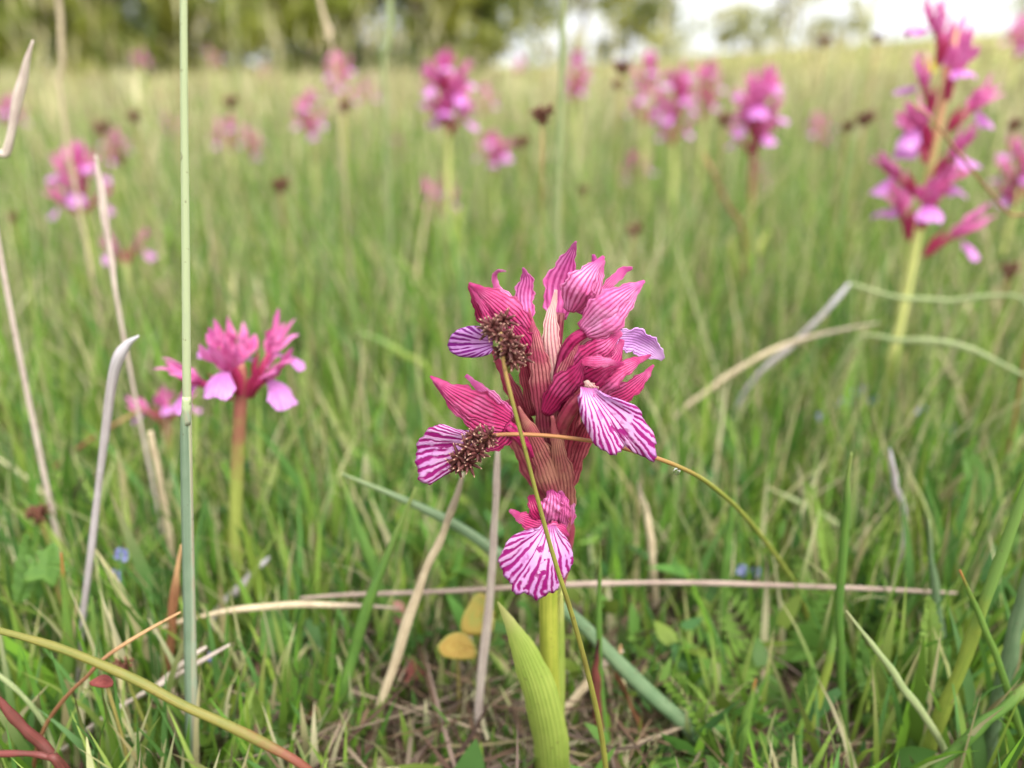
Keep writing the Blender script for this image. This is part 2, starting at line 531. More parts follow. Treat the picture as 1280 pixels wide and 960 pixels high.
def tree(name, px, d, h, r, low, cols, label, cat, group, clumps=26, per=170, leaf=.09, limbs=6, lean=0.0):
    """px: the picture column it stands in; d: metres away; low: where the crown starts."""
    x = (px - 640) / FPX * d / math.cos(PITCH)
    y = d
    z = gz(x, y)
    root = empty(name, (x, y, z), label, cat, group)
    mb = MB()
    r0 = .035 * h * .6
    top = Vector((lean * h, 0, h * .8))
    mb.tube([(0, 0, -.1), (lean * h * .2 + .05, .03, h * .3), tuple(top)], [r0, r0 * .7, r0 * .15], 8, 10)
    cs, rs = [], []
    for k in range(limbs):
        t = random.uniform(.15, .75)
        b = Vector((lean * h * t, 0, h * .8 * t))
        th = random.uniform(0, 6.28)
        e = b + Vector((math.cos(th) * r * random.uniform(.5, .9), math.sin(th) * r * random.uniform(.5, .9), h * random.uniform(.08, .25)))
        mb.tube([tuple(b), tuple(b.lerp(e, .5) + Vector((0, 0, h * .02))), tuple(e)], [r0 * .4, r0 * .25, r0 * .07], 5, 6)
        cs.append(e); rs.append(r * random.uniform(.25, .4))
    for k in range(clumps - limbs):
        zz = random.uniform(low, h)
        q = (zz - low) / max(h - low, .01)
        rad = r * (.55 + .75 * math.sin(math.pi * min(q * .85 + .12, 1))) * random.uniform(.25, .95) * .8
        th = random.uniform(0, 6.28)
        cs.append(Vector((math.cos(th) * rad + lean * zz, math.sin(th) * rad, zz)))
        rs.append(r * random.uniform(.22, .42))
    v, f, t = leaf_cloud(np.array([tuple(c) for c in cs]), np.array(rs), per, leaf, cols)
    v[:, 2] = np.maximum(v[:, 2], .02)
    mb.build('trunk', M['bark'], root)
    np_mesh('crown', v, f, t, M['leaf_attr'], root)
    return root

OLIVE = [(118, 124, 52), (96, 106, 44), (138, 140, 66)]
LIME = [(126, 132, 54), (114, 124, 52), (140, 142, 68)]
DARK = [(62, 74, 40), (74, 86, 44), (52, 62, 36)]
GREY = [(150, 152, 104), (132, 136, 92), (166, 164, 124)]
G_T = 'trees at the edge of the meadow'
G_B = 'bushes along the edge of the meadow'
wood = [
 ('tree', -160, 17, 7, 2.4, .9, DARK, 'dark tree at the far left end of the wood, partly out of the picture', 'tree', G_T, {}),
 ('bush', 45, 12.5, 2.6, 1.15, .05, LIME, 'yellow green bush at the left, before the dark wood behind the pale grass tops', 'bush', G_B, {}),
 ('tree', 70, 19, 7.5, 2.6, .5, DARK, 'dark green tree behind the yellow green bush at the left', 'tree', G_T, {}),
 ('bush', 165, 13.5, 2.3, 1.0, .05, OLIVE, 'olive bush left of the tall pale grass stem at the wood edge', 'bush', G_B, {}),
 ('tree', 215, 20, 8, 2.7, .4, DARK, 'dark tree straight behind the tall pale grass stem', 'tree', G_T, {}),
 ('bush', 300, 14.5, 2.2, 1.0, .05, OLIVE, 'olive bush right of the tall pale grass stem at the wood edge', 'bush', G_B, {}),
 ('tree', 345, 19, 7, 2.4, .5, OLIVE, 'olive green tree above the faint pink orchids left of centre', 'tree', G_T, {}),
 ('bush', 420, 13, 2.7, 1.2, .05, LIME, 'light green bush behind the pink pair of orchid heads left of centre', 'bush', G_B, {}),
 ('tree', 470, 20, 8, 2.6, .5, OLIVE, 'broad olive tree rising behind the light green bush', 'tree', G_T, {}),
 ('tree', 535, 17.5, 7, 1.9, .3, DARK, 'darkest tree of the wood, above the tall blurred orchid spike', 'tree', G_T, {}),
 ('bush', 585, 13.5, 2.0, .9, .05, OLIVE, 'dull olive bush under the darkest tree', 'bush', G_B, {}),
 ('tree', 605, 21, 7, 2.3, .6, OLIVE, 'olive tree at the right end of the dense wood', 'tree', G_T, {}),
 ('tree', 715, 23, 5, 1.8, .2, GREY, 'thin pale tree with white sky showing through, first right of the wood', 'tree', G_T, dict(clumps=34, per=80)),
 ('tree', 800, 26, 5, 1.9, .2, GREY, 'thin pale tree above the pink orchid cluster with bright gaps in its crown', 'tree', G_T, dict(clumps=30, per=70)),
 ('bush', 765, 19, 1.7, 1.0, .05, OLIVE, 'low olive bush under the thin pale trees right of the wood', 'bush', G_B, dict(clumps=13, per=80)),
 ('tree', 925, 30, 5, 1.9, .3, GREY, 'thin pale tree against the white sky above the right hand orchid heads', 'tree', G_T, dict(clumps=26, per=70)),
 ('bush', 880, 22, 1.2, .9, .05, GREY, 'low pale bush on the rise, left of the last thin pale tree', 'bush', G_B, dict(clumps=11, per=70)),
 ('bush', 985, 28, 1.5, 1.1, .05, GREY, 'low pale bush on the rise, right of the last thin pale tree', 'bush', G_B, dict(clumps=10, per=70)),
 ('tree', 1225, 33, 4.2, 2.1, .1, GREY, 'distant grey green tree at the right edge behind the tall orchid', 'tree', G_T, dict(clumps=34, per=90)),
 ('tree', 1460, 26, 6, 2.2, .7, OLIVE, 'olive tree beyond the right edge of the picture', 'tree', G_T, {}),
]
for nm, px, d, h, r, low, cols, lab, cat, grp, kw in wood:
    tree(nm, px, d, h, r, low, cols, lab, cat, grp, **kw)
# far wood mass behind the front trees
cs = [(x, 30 + random.uniform(-2, 4), random.uniform(.4, 6.5)) for x in np.linspace(-34, 0.5, 90) for _ in (0, 1)]
v, f, t = leaf_cloud(np.array(cs), np.full(len(cs), 1.5), 110, .17, DARK + OLIVE[1:2])
v[:, 2] += hill(v[:, 0], v[:, 1])
o = np_mesh('far_wood', v, f, t, M['leaf_attr'])
tag(o, 'far dark wood closing the view behind the trees at the left', 'wood', kind='stuff')

# ------------------------------------------------------------------ the meadow grass as a mass
def blades(x, y, z, h, w, az, lean, curl, rootc, midc, tipc, seg=5, face_cam=.7):
    n = len(x)
    t = np.linspace(0, 1, seg + 1)[None, :]
    ang = lean[:, None] + curl[:, None] * t
    dl = h[:, None] / seg
    dx = np.sin(ang) * dl; dz = np.cos(ang) * dl
    hx = np.concatenate([np.zeros((n, 1)), np.cumsum(dx[:, :-1], 1)], 1)
    hz = np.concatenate([np.zeros((n, 1)), np.cumsum(dz[:, :-1], 1)], 1)
    px = x[:, None] + np.cos(az)[:, None] * hx
    py = y[:, None] + np.sin(az)[:, None] * hx
    pz = z[:, None] + hz - .004
    wa = np.where(rng.random(n) < face_cam, rng.normal(0, .5, n) - np.arctan2(x, y), rng.uniform(0, math.pi, n))
    sx, sy = np.cos(wa), np.sin(wa)
    prof = np.minimum(1, .65 + 1.2 * t) * np.clip((1 - t ** 2.2), .03, 1)
    ww = w[:, None] * prof * .5
    L = np.stack([px - sx[:, None] * ww, py - sy[:, None] * ww, pz], -1)
    Rr = np.stack([px + sx[:, None] * ww, py + sy[:, None] * ww, pz], -1)
    v = np.stack([L, Rr], 2).reshape(-1, 3)
    b = (np.arange(n) * (seg + 1) * 2)[:, None] + (np.arange(seg) * 2)[None, :]
    f = np.stack([b, b + 1, b + 3, b + 2], -1).reshape(-1, 4)
    tt = t[..., None]
    c = np.where(tt < .5, rootc[:, None] * (1 - tt * 2) + midc[:, None] * tt * 2, midc[:, None] * (2 - tt * 2) + tipc[:, None] * (tt * 2 - 1))
    c = np.repeat(c[:, :, None, :], 2, 2).reshape(-1, 3)
    return v, f, c

GREENS = np.array([lin(c)[:3] for c in [(108, 142, 54), (92, 132, 50), (126, 154, 66), (84, 122, 58), (108, 148, 48), (144, 164, 82), (94, 134, 70), (124, 146, 58), (78, 114, 48)]])
STRAW = np.array([lin(c)[:3] for c in [(190, 180, 136), (172, 160, 120), (200, 192, 154), (158, 146, 104), (178, 176, 128)]])
DEAD = np.array([lin(c)[:3] for c in [(88, 68, 52), (106, 86, 66), (74, 58, 48), (138, 122, 102), (66, 48, 38), (100, 84, 74)]])
ORCHID_XY = at(690, 480, .167)

def scatter(n, r0, r1, half, pw=1.0):
    r = r0 + (r1 - r0) * rng.random(n) ** pw
    th = rng.uniform(-half, half, n)
    return r * np.sin(th), r * np.cos(th), r

def pick(pal, n): return pal[rng.integers(0, len(pal), n)] * rng.uniform(.55, 1.2, (n, 1))

def allow(x, y, h):
    """Keep tall blades away from the space between the lens and the plants in focus."""
    top = np.clip((y - .10) * .26, .008, .13)
    side = np.clip((np.abs(x - ORCHID_XY.x * np.clip(y / .167, 0, 1)) - .032) * .55, 0, .04)
    return np.minimum(h, np.where(y < .42, top + np.where(y > .115, side, 0), h))

def grass_layer(name, n, r0, r1, hmin, hmax, wmin, wmax, half=R(50), pw=1.0, straw=.12, seg=5, limit=True, label=None, curlmax=1.0, patch=True):
    x, y, r = scatter(n, r0, r1, half, pw)
    if patch:      # clumps and thin places
        k = np.sin(x * 37 + 2) * np.cos(y * 31) + np.sin(x * 13 + y * 17) + rng.normal(0, .6, n)
        keep = (k > -1.25) | (r > 2.5)
        # the thin, mossy spot left of the orchid's foot
        bare = np.exp(-(((x + .016) / .052) ** 2 + ((y - .19) / .05) ** 2))
        keep &= rng.random(n) > bare * .72
        x, y, r = x[keep], y[keep], r[keep]; n = len(x)
    h = rng.uniform(hmin, hmax, n) * rng.uniform(.7, 1.15, n)
    if limit: h = allow(x, y, h)
    ok = h > .009
    x, y, r, h = x[ok], y[ok], r[ok], h[ok]; n = len(x)
    w = rng.uniform(wmin, wmax, n)
    az = rng.uniform(0, 6.283, n)
    lean = np.abs(rng.normal(.05, .2, n)); curl = rng.uniform(.0, curlmax, n) ** 1.5
    is_s = rng.random(n) < straw
    mid = np.where(is_s[:, None], pick(STRAW, n), pick(GREENS, n))
    root = mid * .6 + .4 * np.where(is_s[:, None], pick(STRAW, n), pick(GREENS, n) * np.array([1.15, 1.05, .8]))
    dry = rng.random(n)
    tip = np.where((dry < .22)[:, None], pick(STRAW, n), np.where((dry > .95)[:, None], pick(DEAD, n), mid * 1.1))
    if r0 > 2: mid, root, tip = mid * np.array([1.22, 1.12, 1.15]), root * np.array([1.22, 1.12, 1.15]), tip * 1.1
    v, f, c = blades(x, y, hill(x, y), h, w, az, lean, curl, root, mid, tip, seg)
    o = np_mesh(name, v, f, c, M['grass_attr'], smooth=True)
    return tag(o, label, 'grass', kind='stuff')

grass_layer('near_grass', 16000, .13, .62, .025, .075, .0012, .0030, half=R(58), straw=.12, pw=.8, label='short green grass growing round the striped orchid')
grass_layer('broad_grass', 2200, .14, .6, .03, .085, .0028, .0058, half=R(58), straw=.06, pw=.7, seg=6, label='broader soft green blades among the short grass')
grass_layer('meadow_grass', 24000, .42, 2.6, .035, .095, .0020, .0044, half=R(50), straw=.15, seg=5, label='green meadow grass between the blurred orchids', pw=1.1)
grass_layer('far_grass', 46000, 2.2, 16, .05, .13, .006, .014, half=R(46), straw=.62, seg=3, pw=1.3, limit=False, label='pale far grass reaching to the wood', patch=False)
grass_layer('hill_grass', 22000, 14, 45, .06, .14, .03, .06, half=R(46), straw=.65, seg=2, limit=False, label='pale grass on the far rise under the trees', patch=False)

# dry flowering stalks that stand above the leaves
def stalk_layer(name, n, r0, r1, hmin, hmax, w, label, pw=1.2):
    x, y, r = scatter(n, r0, r1, R(44), pw)
    h = rng.uniform(hmin, hmax, n)
    c = pick(STRAW, n); g = pick(GREENS, n)
    k = rng.random((n, 1)); mid = c * k + g * (1 - k)
    wv = w * rng.uniform(.7, 1.3, n) * np.clip(r / 2, .5, 3)
    v, f, t = blades(x, y, hill(x, y), h, wv, rng.uniform(0, 6.28, n), np.abs(rng.normal(0, .1, n)), rng.uniform(0, .35, n), mid, mid, c, 4, .9)
    # narrow panicles near the tips
    top = v.reshape(n, 10, 3)[:, 6:8].mean(1)
    m = n
    hv, hf, ht = blades(top[:, 0], top[:, 1], top[:, 2], h * rng.uniform(.15, .3, n), wv * 2.6, rng.uniform(0, 6.28, n), np.abs(rng.normal(0, .2, n)), rng.uniform(0, .5, n), c, c * 1.05, c, 3, .9)
    o = np_mesh(name, np.concatenate([v, hv]), np.concatenate([f, hf + len(v)]), np.concatenate([t, ht]), M['grass_attr'], smooth=True)
    return tag(o, label, 'grass', kind='stuff')
grass_layer('wild_grass', 2600, .42, 2.4, .08, .16, .0018, .0036, half=R(50), straw=.2, seg=6, label='taller wild blades standing over the meadow grass', pw=1.1, patch=False)
stalk_layer('dry_stalks', 1500, .8, 4.0, .12, .21, .0026, 'thin pale flowering stalks standing over the meadow grass')
stalk_layer('far_dry_stalks', 2600, 4, 14, .09, .19, .0032, 'far pale flowering stalks in front of the wood')
stalk_layer('tall_dry_stalks', 420, 1.1, 8, .22, .44, .0026, 'few tall pale flowering stalks standing up before the wood')

def thin_stems():
    n = 6800
    x, y, r = scatter(n, .24, 2.6, R(48), 1.1)
    k = np.abs(x - ORCHID_XY.x * y / .167) > .03 * (y < .3)
    x, y, r = x[k], y[k], r[k]; n = len(x)
    h = np.minimum(rng.uniform(.06, .22, n), (y - .09) * .5)
    q = rng.random((n, 1))
    c = np.where(q < .48, pick(STRAW, n) * 1.1, np.where(q < .6, pick(DEAD, n) * 1.3, pick(GREENS, n) * 1.25))
    v, f, t = blades(x, y, hill(x, y), h, rng.uniform(.0006, .0014, n) * np.clip(r, .6, 1.6), rng.uniform(0, 6.28, n), np.abs(rng.normal(0, .36, n)), rng.uniform(-.2, .9, n), c, c, c * 1.1, 6, .9)
    tag(np_mesh('thin_stems', v, f, t, M['grass_attr'], smooth=True), 'tangled thin grass stems between the blurred orchids', 'grass', kind='stuff')
thin_stems()

def cut_leaves():
    '''Many small finely cut herb leaves, low in the grass.'''
    V, F, T = [], [], []
    k = 0
    cols = np.array([lin(c)[:3] for c in [(92, 128, 52), (110, 142, 58), (78, 116, 56)]])
    for i in range(340):
        r = random.uniform(.16, .45); th = random.uniform(-.62, .62)
        x, y = r * math.sin(th), r * math.cos(th)
        if abs(x - ORCHID_XY.x * y / .167) < .03 and y < .26: continue
        if y < .14: continue
        L = random.uniform(.02, .045); az = random.uniform(0, 6.28); el = random.uniform(.5, 1.3)
        d = np.array([math.cos(az) * math.cos(el), math.sin(az) * math.cos(el), math.sin(el)])
        sdir = np.cross(d, [0, 0, 1.0]); sdir /= np.linalg.norm(sdir)
        up = np.cross(sdir, d)
        L = min(L, max((y - .1) * .3, .012) / max(d[2], .3))
        p0 = np.array([x, y, gz(x, y)])
        col = cols[random.randrange(3)] * random.uniform(.7, 1.2)
        nl = 13
        for j in range(1, nl):
            t = j / nl
            p = p0 + d * L * t - up * (L * .25 * t * t)
            w = L * .26 * math.sin(math.pi * (.12 + .86 * t))
            for sg in (-1, 1):
                e = p + sdir * sg * w + d * w * .55
                m = (p + e) / 2; q = d * w * .2
                V += [p, m + q, e, m - q]; F.append((k, k + 1, k + 2, k + 3)); T += [col] * 4; k += 4
    o = np_mesh('cut_leaves', np.array(V), np.array(F), np.array(T), M['grass_attr'])
    tag(o, 'finely cut small herb leaves scattered low in the grass', 'herb leaves', kind='stuff')
cut_leaves()

# dead litter on the ground
def litter():
    n = 5200
    x, y, r = scatter(n, .12, .9, R(58), .8)
    m = 1500
    xb = rng.normal(-.014, .055, m); yb = rng.normal(.195, .045, m)
    x = np.concatenate([x, xb]); y = np.concatenate([y, yb]); n = len(x)
    ok = y > .1; x, y = x[ok], y[ok]; n = len(x)
    h = rng.uniform(.008, .05, n)
    c = np.where((rng.random(n) < .82)[:, None], pick(DEAD, n), pick(STRAW, n) * .55)
    v, f, t = blades(x, y, hill(x, y) + rng.uniform(.003, .016, n), h, rng.uniform(.0006, .0020, n), rng.uniform(0, 6.28, n), rng.normal(1.5, .18, n), rng.normal(0, .5, n), c, c, c * 1.1, 4, .2)
    o = np_mesh('litter', v, f, t, M['litter_attr'], smooth=True)
    tag(o, 'dead brown grass litter lying on the ground round the orchid', 'litter', kind='stuff')
litter()

# low leafy ground cover
def ground_cover():
    n = 12000
    x, y, r = scatter(n, .13, .9, R(57), .7)
    k = np.sin(x * 29 + 1) + np.cos(y * 23 + x * 9) + rng.normal(0, .5, n)
    bare = np.exp(-(((x + .016) / .055) ** 2 + ((y - .19) / .05) ** 2))
    ok = (k > -.3) & (rng.random(n) > bare * .7)
    x, y = x[ok], y[ok]; n = len(x)
    h = rng.uniform(.006, .018, n)
    z = hill(x, y) + np.minimum(rng.uniform(.002, .03, n), np.clip((y - .08) * .2, .004, .03))
    pal = np.array([lin(c)[:3] for c in [(78, 118, 50), (92, 130, 56), (68, 106, 56), (106, 138, 62), (118, 138, 56)]])
    c = pick(pal, n)
    v, f, t = blades(x, y, z, h, h * rng.uniform(.4, .7, n), rng.uniform(0, 6.28, n), rng.uniform(.3, 1.3, n), rng.uniform(0, .8, n), c, c, c * 1.1, 4, .1)
    o = np_mesh('ground_cover', v, f, t, M['grass_attr'], smooth=True)
    tag(o, 'small green herb leaves covering the ground between the grass', 'ground cover', kind='stuff')
ground_cover()

# ------------------------------------------------------------------ the orchid in focus
Y0 = .167
def Q(p):
    """(px, py, mm towards the lens) of the orchid -> point in the scene."""
    return at(p[0], p[1], Y0 - p[2] * .001)
base = at(689, 981, Y0); base.z = 0
base = Vector((base.x, Y0, 0))
orchid = empty('orchid', base, 'large sharp pink orchid in the centre with striped butterfly lips', 'orchid')

def px_w(pts, ws):
    """half widths in pixels -> metres, at the depth of the spine."""
    n = len(ws)
    return [w * pxm(pts[round(i * (len(pts) - 1) / (n - 1))][1], Y0 - pts[round(i * (len(pts) - 1) / (n - 1))][2] * .001) for i, w in enumerate(ws)]

RIBS = {'sepal_pink': 6, 'sepal_lilac': 5, 'sepal_red': 7, 'sepal_dark': 6, 'bract_rose': 6, 'bract_dark': 6, 'bract_pale': 5, 'bract_tan': 7}
def petal(name, pts, ws, mat, parent, cup=.5, roll=0, nv=30, nu=25, ripple=.06, twist=0):
    w = interp(px_w(pts, ws), 81)
    w = [w[round(80 * (i / 8) ** (.8 if name != 'lip' else 1))] for i in range(9)]
    if name != 'lip': w = [q * (1 - .42 * max(0, (i / 8 - .4) / .6) ** 1.1) for i, q in enumerate(w)]
    return MB().ribbon([Q(p) for p in pts], w, nv, nu, cup * .72, roll, ripple=ripple, rs=random.uniform(0, 6), twist=twist, ribs=RIBS.get(mat, 0), rib=.02, ragged=.13, buckle=.16).build(name, M[mat], parent, off=base, solid=.00018)

def ovary(pts, ws, mat='bract_dark'):
    return MB().tube([Q(p) for p in pts], px_w(pts, ws), 10, 14).build('flower', M[mat], orchid, off=base)

def lip(bl, br, outl, mat, parent, **kw):
    return MB().fan(Q(bl), Q(br), [Q(p) for p in outl], **kw).build('lip', M[mat], parent, off=base, solid=.00022)

# stem, leaf
sp = [(689, 990, 0), (688, 900, 0), (686, 800, 0), (686, 720, 0), (692, 620, 0), (694, 520, 0), (693, 420, -1)]
MB().tube([Q(p) for p in sp], px_w(sp, [13, 12.5, 12, 11.5, 10, 8, 4]), 12, 30).build('stem', M['orchid_stem'], orchid, off=base)
lp = [(690, 1000, 5), (686, 930, 8), (674, 870, 9), (656, 820, 8), (640, 785, 6), (622, 752, 3)]
MB().ribbon([Q(p) for p in lp], px_w(lp, [22, 23, 22, 17, 9, 1]), 36, 45, .45, -14, ribs=9, rib=.02, ragged=.03, buckle=.08).build('leaf', M['orchid_leaf'], orchid, off=base, solid=.0003)
sh = [(688, 985, -1), (695, 880, -1), (698, 800, -1), (702, 735, 0)]
MB().ribbon([Q(p) for p in sh], px_w(sh, [14, 13, 9, 2]), 16, 7, .7, 10).build('leaf', M['orchid_leaf'], orchid, off=base, solid=.0003)

# bracts of the bundle
for pts, ws, mt, cup in [
    ([(700, 640, 0), (704, 570, -3), (708, 500, -4), (712, 440, -5)], [8, 18, 18, 6], 'bract_dark', .5),
    ([(690, 630, 0), (662, 575, 0), (646, 535, 0), (634, 500, -1)], [8, 15, 14, 5], 'bract_rose', .5),
    ([(672, 570, 2), (648, 505, 2), (628, 462, 1), (614, 436, 0)], [9, 10, 8, 3], 'bract_dark', .5),
    ([(705, 622, 3), (720, 570, 3), (738, 525, 3), (750, 498, 2)], [7, 12, 11, 4], 'bract_dark', .5),
    ([(697, 630, 4), (700, 560, 7), (714, 510, 8), (734, 468, 8)], [9, 17, 15, 5], 'bract_dark', .6),
    ([(696, 530, 4), (692, 460, 6), (688, 410, 6), (695, 362, 3)], [9, 13, 13, 3], 'bract_pale', .5),
    ([(684, 560, 5), (677, 480, 8), (670, 430, 8), (661, 385, 5)], [10, 14, 12, 1.5], 'bract_rose', .6),
    ([(692, 540, 6), (703, 480, 8), (716, 440, 8), (728, 412, 7)], [6, 10, 9, 3], 'bract_rose', .5),
    ([(702, 650, 5), (688, 595, 9), (668, 548, 10), (648, 508, 9)], [8, 17, 14, 3], 'bract_tan', .6),
    ([(706, 655, 5), (704, 605, 8), (697, 560, 10), (690, 520, 10)], [9, 15, 12, 3], 'bract_tan', .6),
    ([(704, 735, 1), (711, 680, 2), (711, 630, 2), (704, 590, 2)], [2, 5, 7, 6], 'bract_rose', .5),
    ([(668, 520, 4), (660, 480, 5), (655, 450, 5), (656, 420, 4)], [7, 9, 8, 3], 'bract_dark', .5),
]:
    petal('bract', pts, ws, mt, orchid, cup=cup, ripple=.05)

# topmost flower
fl = ovary([(692, 520, 1), (694, 450, 1), (700, 392, 1)], [5, 7, 6], 'bract_rose')
petal('sepal', [(698, 400, -3), (698, 360, -5), (709, 328, -5), (720, 302, -3)], [9, 19, 15, 2.5], 'sepal_lilac', fl, .4)
petal('sepal', [(724, 392, -1), (738, 362, -2), (744, 340, -2), (742, 318, -2)], [8, 15, 12, 3], 'sepal_lilac', fl, .4)
petal('petal', [(711, 390, 4), (722, 362, 7), (737, 341, 6), (755, 320, 3)], [8, 20, 17, 3.5], 'sepal_pink', fl, .55)
petal('petal', [(720, 388, 3), (738, 368, 4), (748, 346, 3), (755, 325, 2)], [5, 12, 9, 3], 'sepal_pink', fl, .5)
petal('lip', [(726, 386, -6), (736, 376, -8), (744, 364, -9), (747, 356, -9)], [9, 11, 9, 4], 'lip_lilac', fl, .2)

# upper right flower
fl = ovary([(690, 530, 2), (696, 475, 5), (712, 430, 7), (738, 412, 7)], [5, 7, 8, 7], 'sepal_dark')
petal('petal', [(726, 412, 8), (756, 384, 11), (783, 364, 9), (806, 351, 6)], [8, 18, 14, 3], 'sepal_pink', fl, .5)
petal('sepal', [(732, 418, 9), (762, 400, 11), (786, 375, 9), (803, 354, 6)], [8, 18, 12, 3], 'sepal_pink', fl, .6)
petal('sepal', [(731, 398, 2), (748, 372, 2), (766, 352, 1), (780, 339, 0), (791, 335, 0)], [4, 6, 6.5, 7.5, 2.5], 'sepal_pink', fl, .3, twist=30)

# middle right flower
fl = ovary([(692, 560, 3), (700, 510, 6), (716, 470, 8), (740, 450, 8)], [5, 7, 8, 7], 'sepal_dark')
petal('petal', [(710, 472, 7), (733, 447, 10), (757, 432, 11), (777, 414, 8)], [8, 15, 17, 6], 'sepal_red', fl, .6)
petal('sepal', [(722, 476, 9), (748, 462, 11), (768, 446, 10), (778, 424, 8)], [8, 14, 13, 5], 'sepal_red', fl, .5)
petal('petal', [(722, 440, 6), (733, 428, 6), (745, 422, 5)], [5, 8, 3], 'bract_pale', fl, .5)
petal('lip', [(770, 424, 0), (793, 425, -2), (814, 436, -3), (829, 449, -4)], [12, 16, 12, 3], 'lip_lilac', fl, -.35, roll=15)

# lower right flower with the big hanging lip
fl = ovary([(694, 590, 4), (700, 540, 8), (714, 510, 10), (732, 488, 11)], [6, 9, 10, 8], 'bract_dark')
petal('sepal', [(760, 500, 5), (784, 489, 6), (805, 471, 5), (817, 456, 3)], [12, 13, 9, 3], 'sepal_red', fl, .5)
petal('sepal', [(735, 492, 9), (762, 470, 11), (793, 453, 9), (814, 444, 6)], [14, 19, 10, 2.5], 'sepal_red', fl, .55)
petal('petal', [(716, 490, 9), (738, 474, 11), (757, 462, 12), (776, 455, 11)], [12, 17, 12, 4], 'sepal_dark', fl, .5)
petal('petal', [(680, 518, 8), (700, 488, 11), (720, 466, 12), (730, 447, 11)], [7, 15, 15, 2], 'sepal_dark', fl, .55)
petal('sepal', [(726, 452, 13), (745, 452, 14), (762, 453, 14), (780, 455, 12)], [3, 8, 7, 2], 'sepal_red', fl, .4)
petal('petal', [(742, 500, 12), (738, 486, 13), (732, 476, 13)], [8, 9, 4], 'bract_pale', fl, .5)
lip((725, 484, 13.5), (745, 486, 13.5), [(722, 494, 14), (724, 510, 15), (729, 526, 16), (738, 545, 17), (750, 561, 17.5), (763, 566, 17), (772, 566, 16.5), (778, 557, 15), (788, 562, 15), (802, 570, 14.5), (816, 574, 14), (819, 556, 13.5), (812, 536, 13), (802, 520, 14), (798, 510, 14.5), (782, 504, 14), (762, 499, 13.5)],
    'lip', fl, nv=20, nu=64, bulge=.10, crenate=.034, ripple=.035, rs=1.0)

# upper left flower
fl = ovary([(684, 550, 2), (670, 480, 4), (662, 435, 5), (656, 412, 6)], [5, 7, 8, 8], 'bract_dark')
petal('sepal', [(657, 400, -4), (655, 372, -6), (658, 350, -6), (654, 335, -5)], [10, 12.5, 11, 2], 'sepal_lilac', fl, .4)
petal('sepal', [(652, 408, 3), (638, 380, 4), (624, 364, 4), (618, 349, 4), (622, 339, 5), (632, 339, 7)], [8, 9, 7, 4.5, 3.5, 1.5], 'sepal_pink', fl, .3)
petal('petal', [(662, 418, 6), (640, 392, 10), (612, 370, 10), (586, 354, 8)], [9, 17, 15, 3], 'sepal_red', fl, .55)
petal('petal', [(652, 422, 7), (632, 408, 9), (610, 385, 10), (589, 358, 8)], [9, 16, 14, 4], 'sepal_red', fl, .5)
petal('sepal', [(626, 420, 5), (608, 398, 7), (596, 376, 7), (586, 357, 7)], [8, 11, 9, 3], 'sepal_dark', fl, .4)
petal('sepal', [(664, 448, 5), (658, 432, 8), (646, 414, 10), (632, 398, 10)], [8, 13, 12, 4], 'sepal_dark', fl, .5)
lip((616, 419, 5), (616, 437, 5), [(612, 414, 5), (598, 408, 5.5), (583, 408, 5.5), (570, 413, 5), (562, 423, 4), (561, 435, 3.5), (570, 443, 4), (585, 446, 4.5), (600, 445, 5), (612, 441, 5)],
    'lip_few', fl, nv=14, nu=40, bulge=.08, crenate=.015, ripple=.01, rs=2)

# lower left flower
fl = ovary([(694, 615, 3), (672, 575, 7), (652, 548, 9), (632, 532, 10)], [6, 9, 9, 9], 'sepal_dark')
petal('sepal', [(640, 525, 7), (616, 500, 9), (598, 483, 8), (582, 469, 7)], [9, 10, 6.5, 4], 'sepal_pink', fl, .4)
petal('petal', [(638, 527, 9), (603, 510, 13), (567, 491, 12), (538, 470, 9)], [10, 18, 17, 2.5], 'sepal_red', fl, .5)
petal('sepal', [(638, 536, 9), (606, 526, 13), (572, 507, 12), (542, 476, 9)], [11, 17, 14, 3], 'sepal_red', fl, .6)
petal('petal', [(634, 533, 9), (628, 545, 10), (616, 556, 10), (602, 562, 9)], [8, 13, 12, 6], 'sepal_dark', fl, .4)
lip((594, 545, 10), (596, 562, 10), [(586, 538, 11), (568, 537, 12), (553, 531, 13), (539, 532, 13.5), (528, 543, 13.5), (521, 558, 13), (520, 578, 13), (522, 597, 13), (535, 605, 13), (548, 598, 13), (561, 588, 12.5), (576, 578, 12), (590, 570, 11)],
    'lip', fl, nv=18, nu=56, bulge=.10, crenate=.03, ripple=.02, rs=3)

# bottom flower
fl = ovary([(700, 690, 2), (706, 660, 5), (704, 635, 7), (696, 618, 7)], [5, 7, 9, 9], 'bract_rose')
petal('sepal', [(700, 668, 5), (710, 648, 6), (711, 630, 6), (704, 612, 5)], [6, 8, 8, 5], 'sepal_pink', fl, .5)
petal('petal', [(684, 660, 9), (688, 640, 12), (690, 622, 11), (688, 610, 7)], [9, 14, 14, 7], 'sepal_pink', fl, .6, ripple=.25)
petal('petal', [(700, 662, 9), (704, 642, 11), (703, 624, 10), (698, 612, 7)], [7, 9, 8, 5], 'sepal_pink', fl, .7, ripple=.25)
petal('sepal', [(680, 656, 10), (664, 652, 12), (650, 646, 12), (637, 637, 10)], [8, 11, 9, 4], 'sepal_red', fl, .4, ripple=.12)
petal('sepal', [(680, 650, 9), (671, 638, 11), (666, 626, 10), (661, 620, 8)], [8, 9, 8, 4], 'sepal_dark', fl, -.4)
petal('petal', [(680, 668, 12), (690, 662, 13), (702, 664, 12), (709, 672, 11)], [6, 9, 10, 7], 'sepal_red', fl, .4)
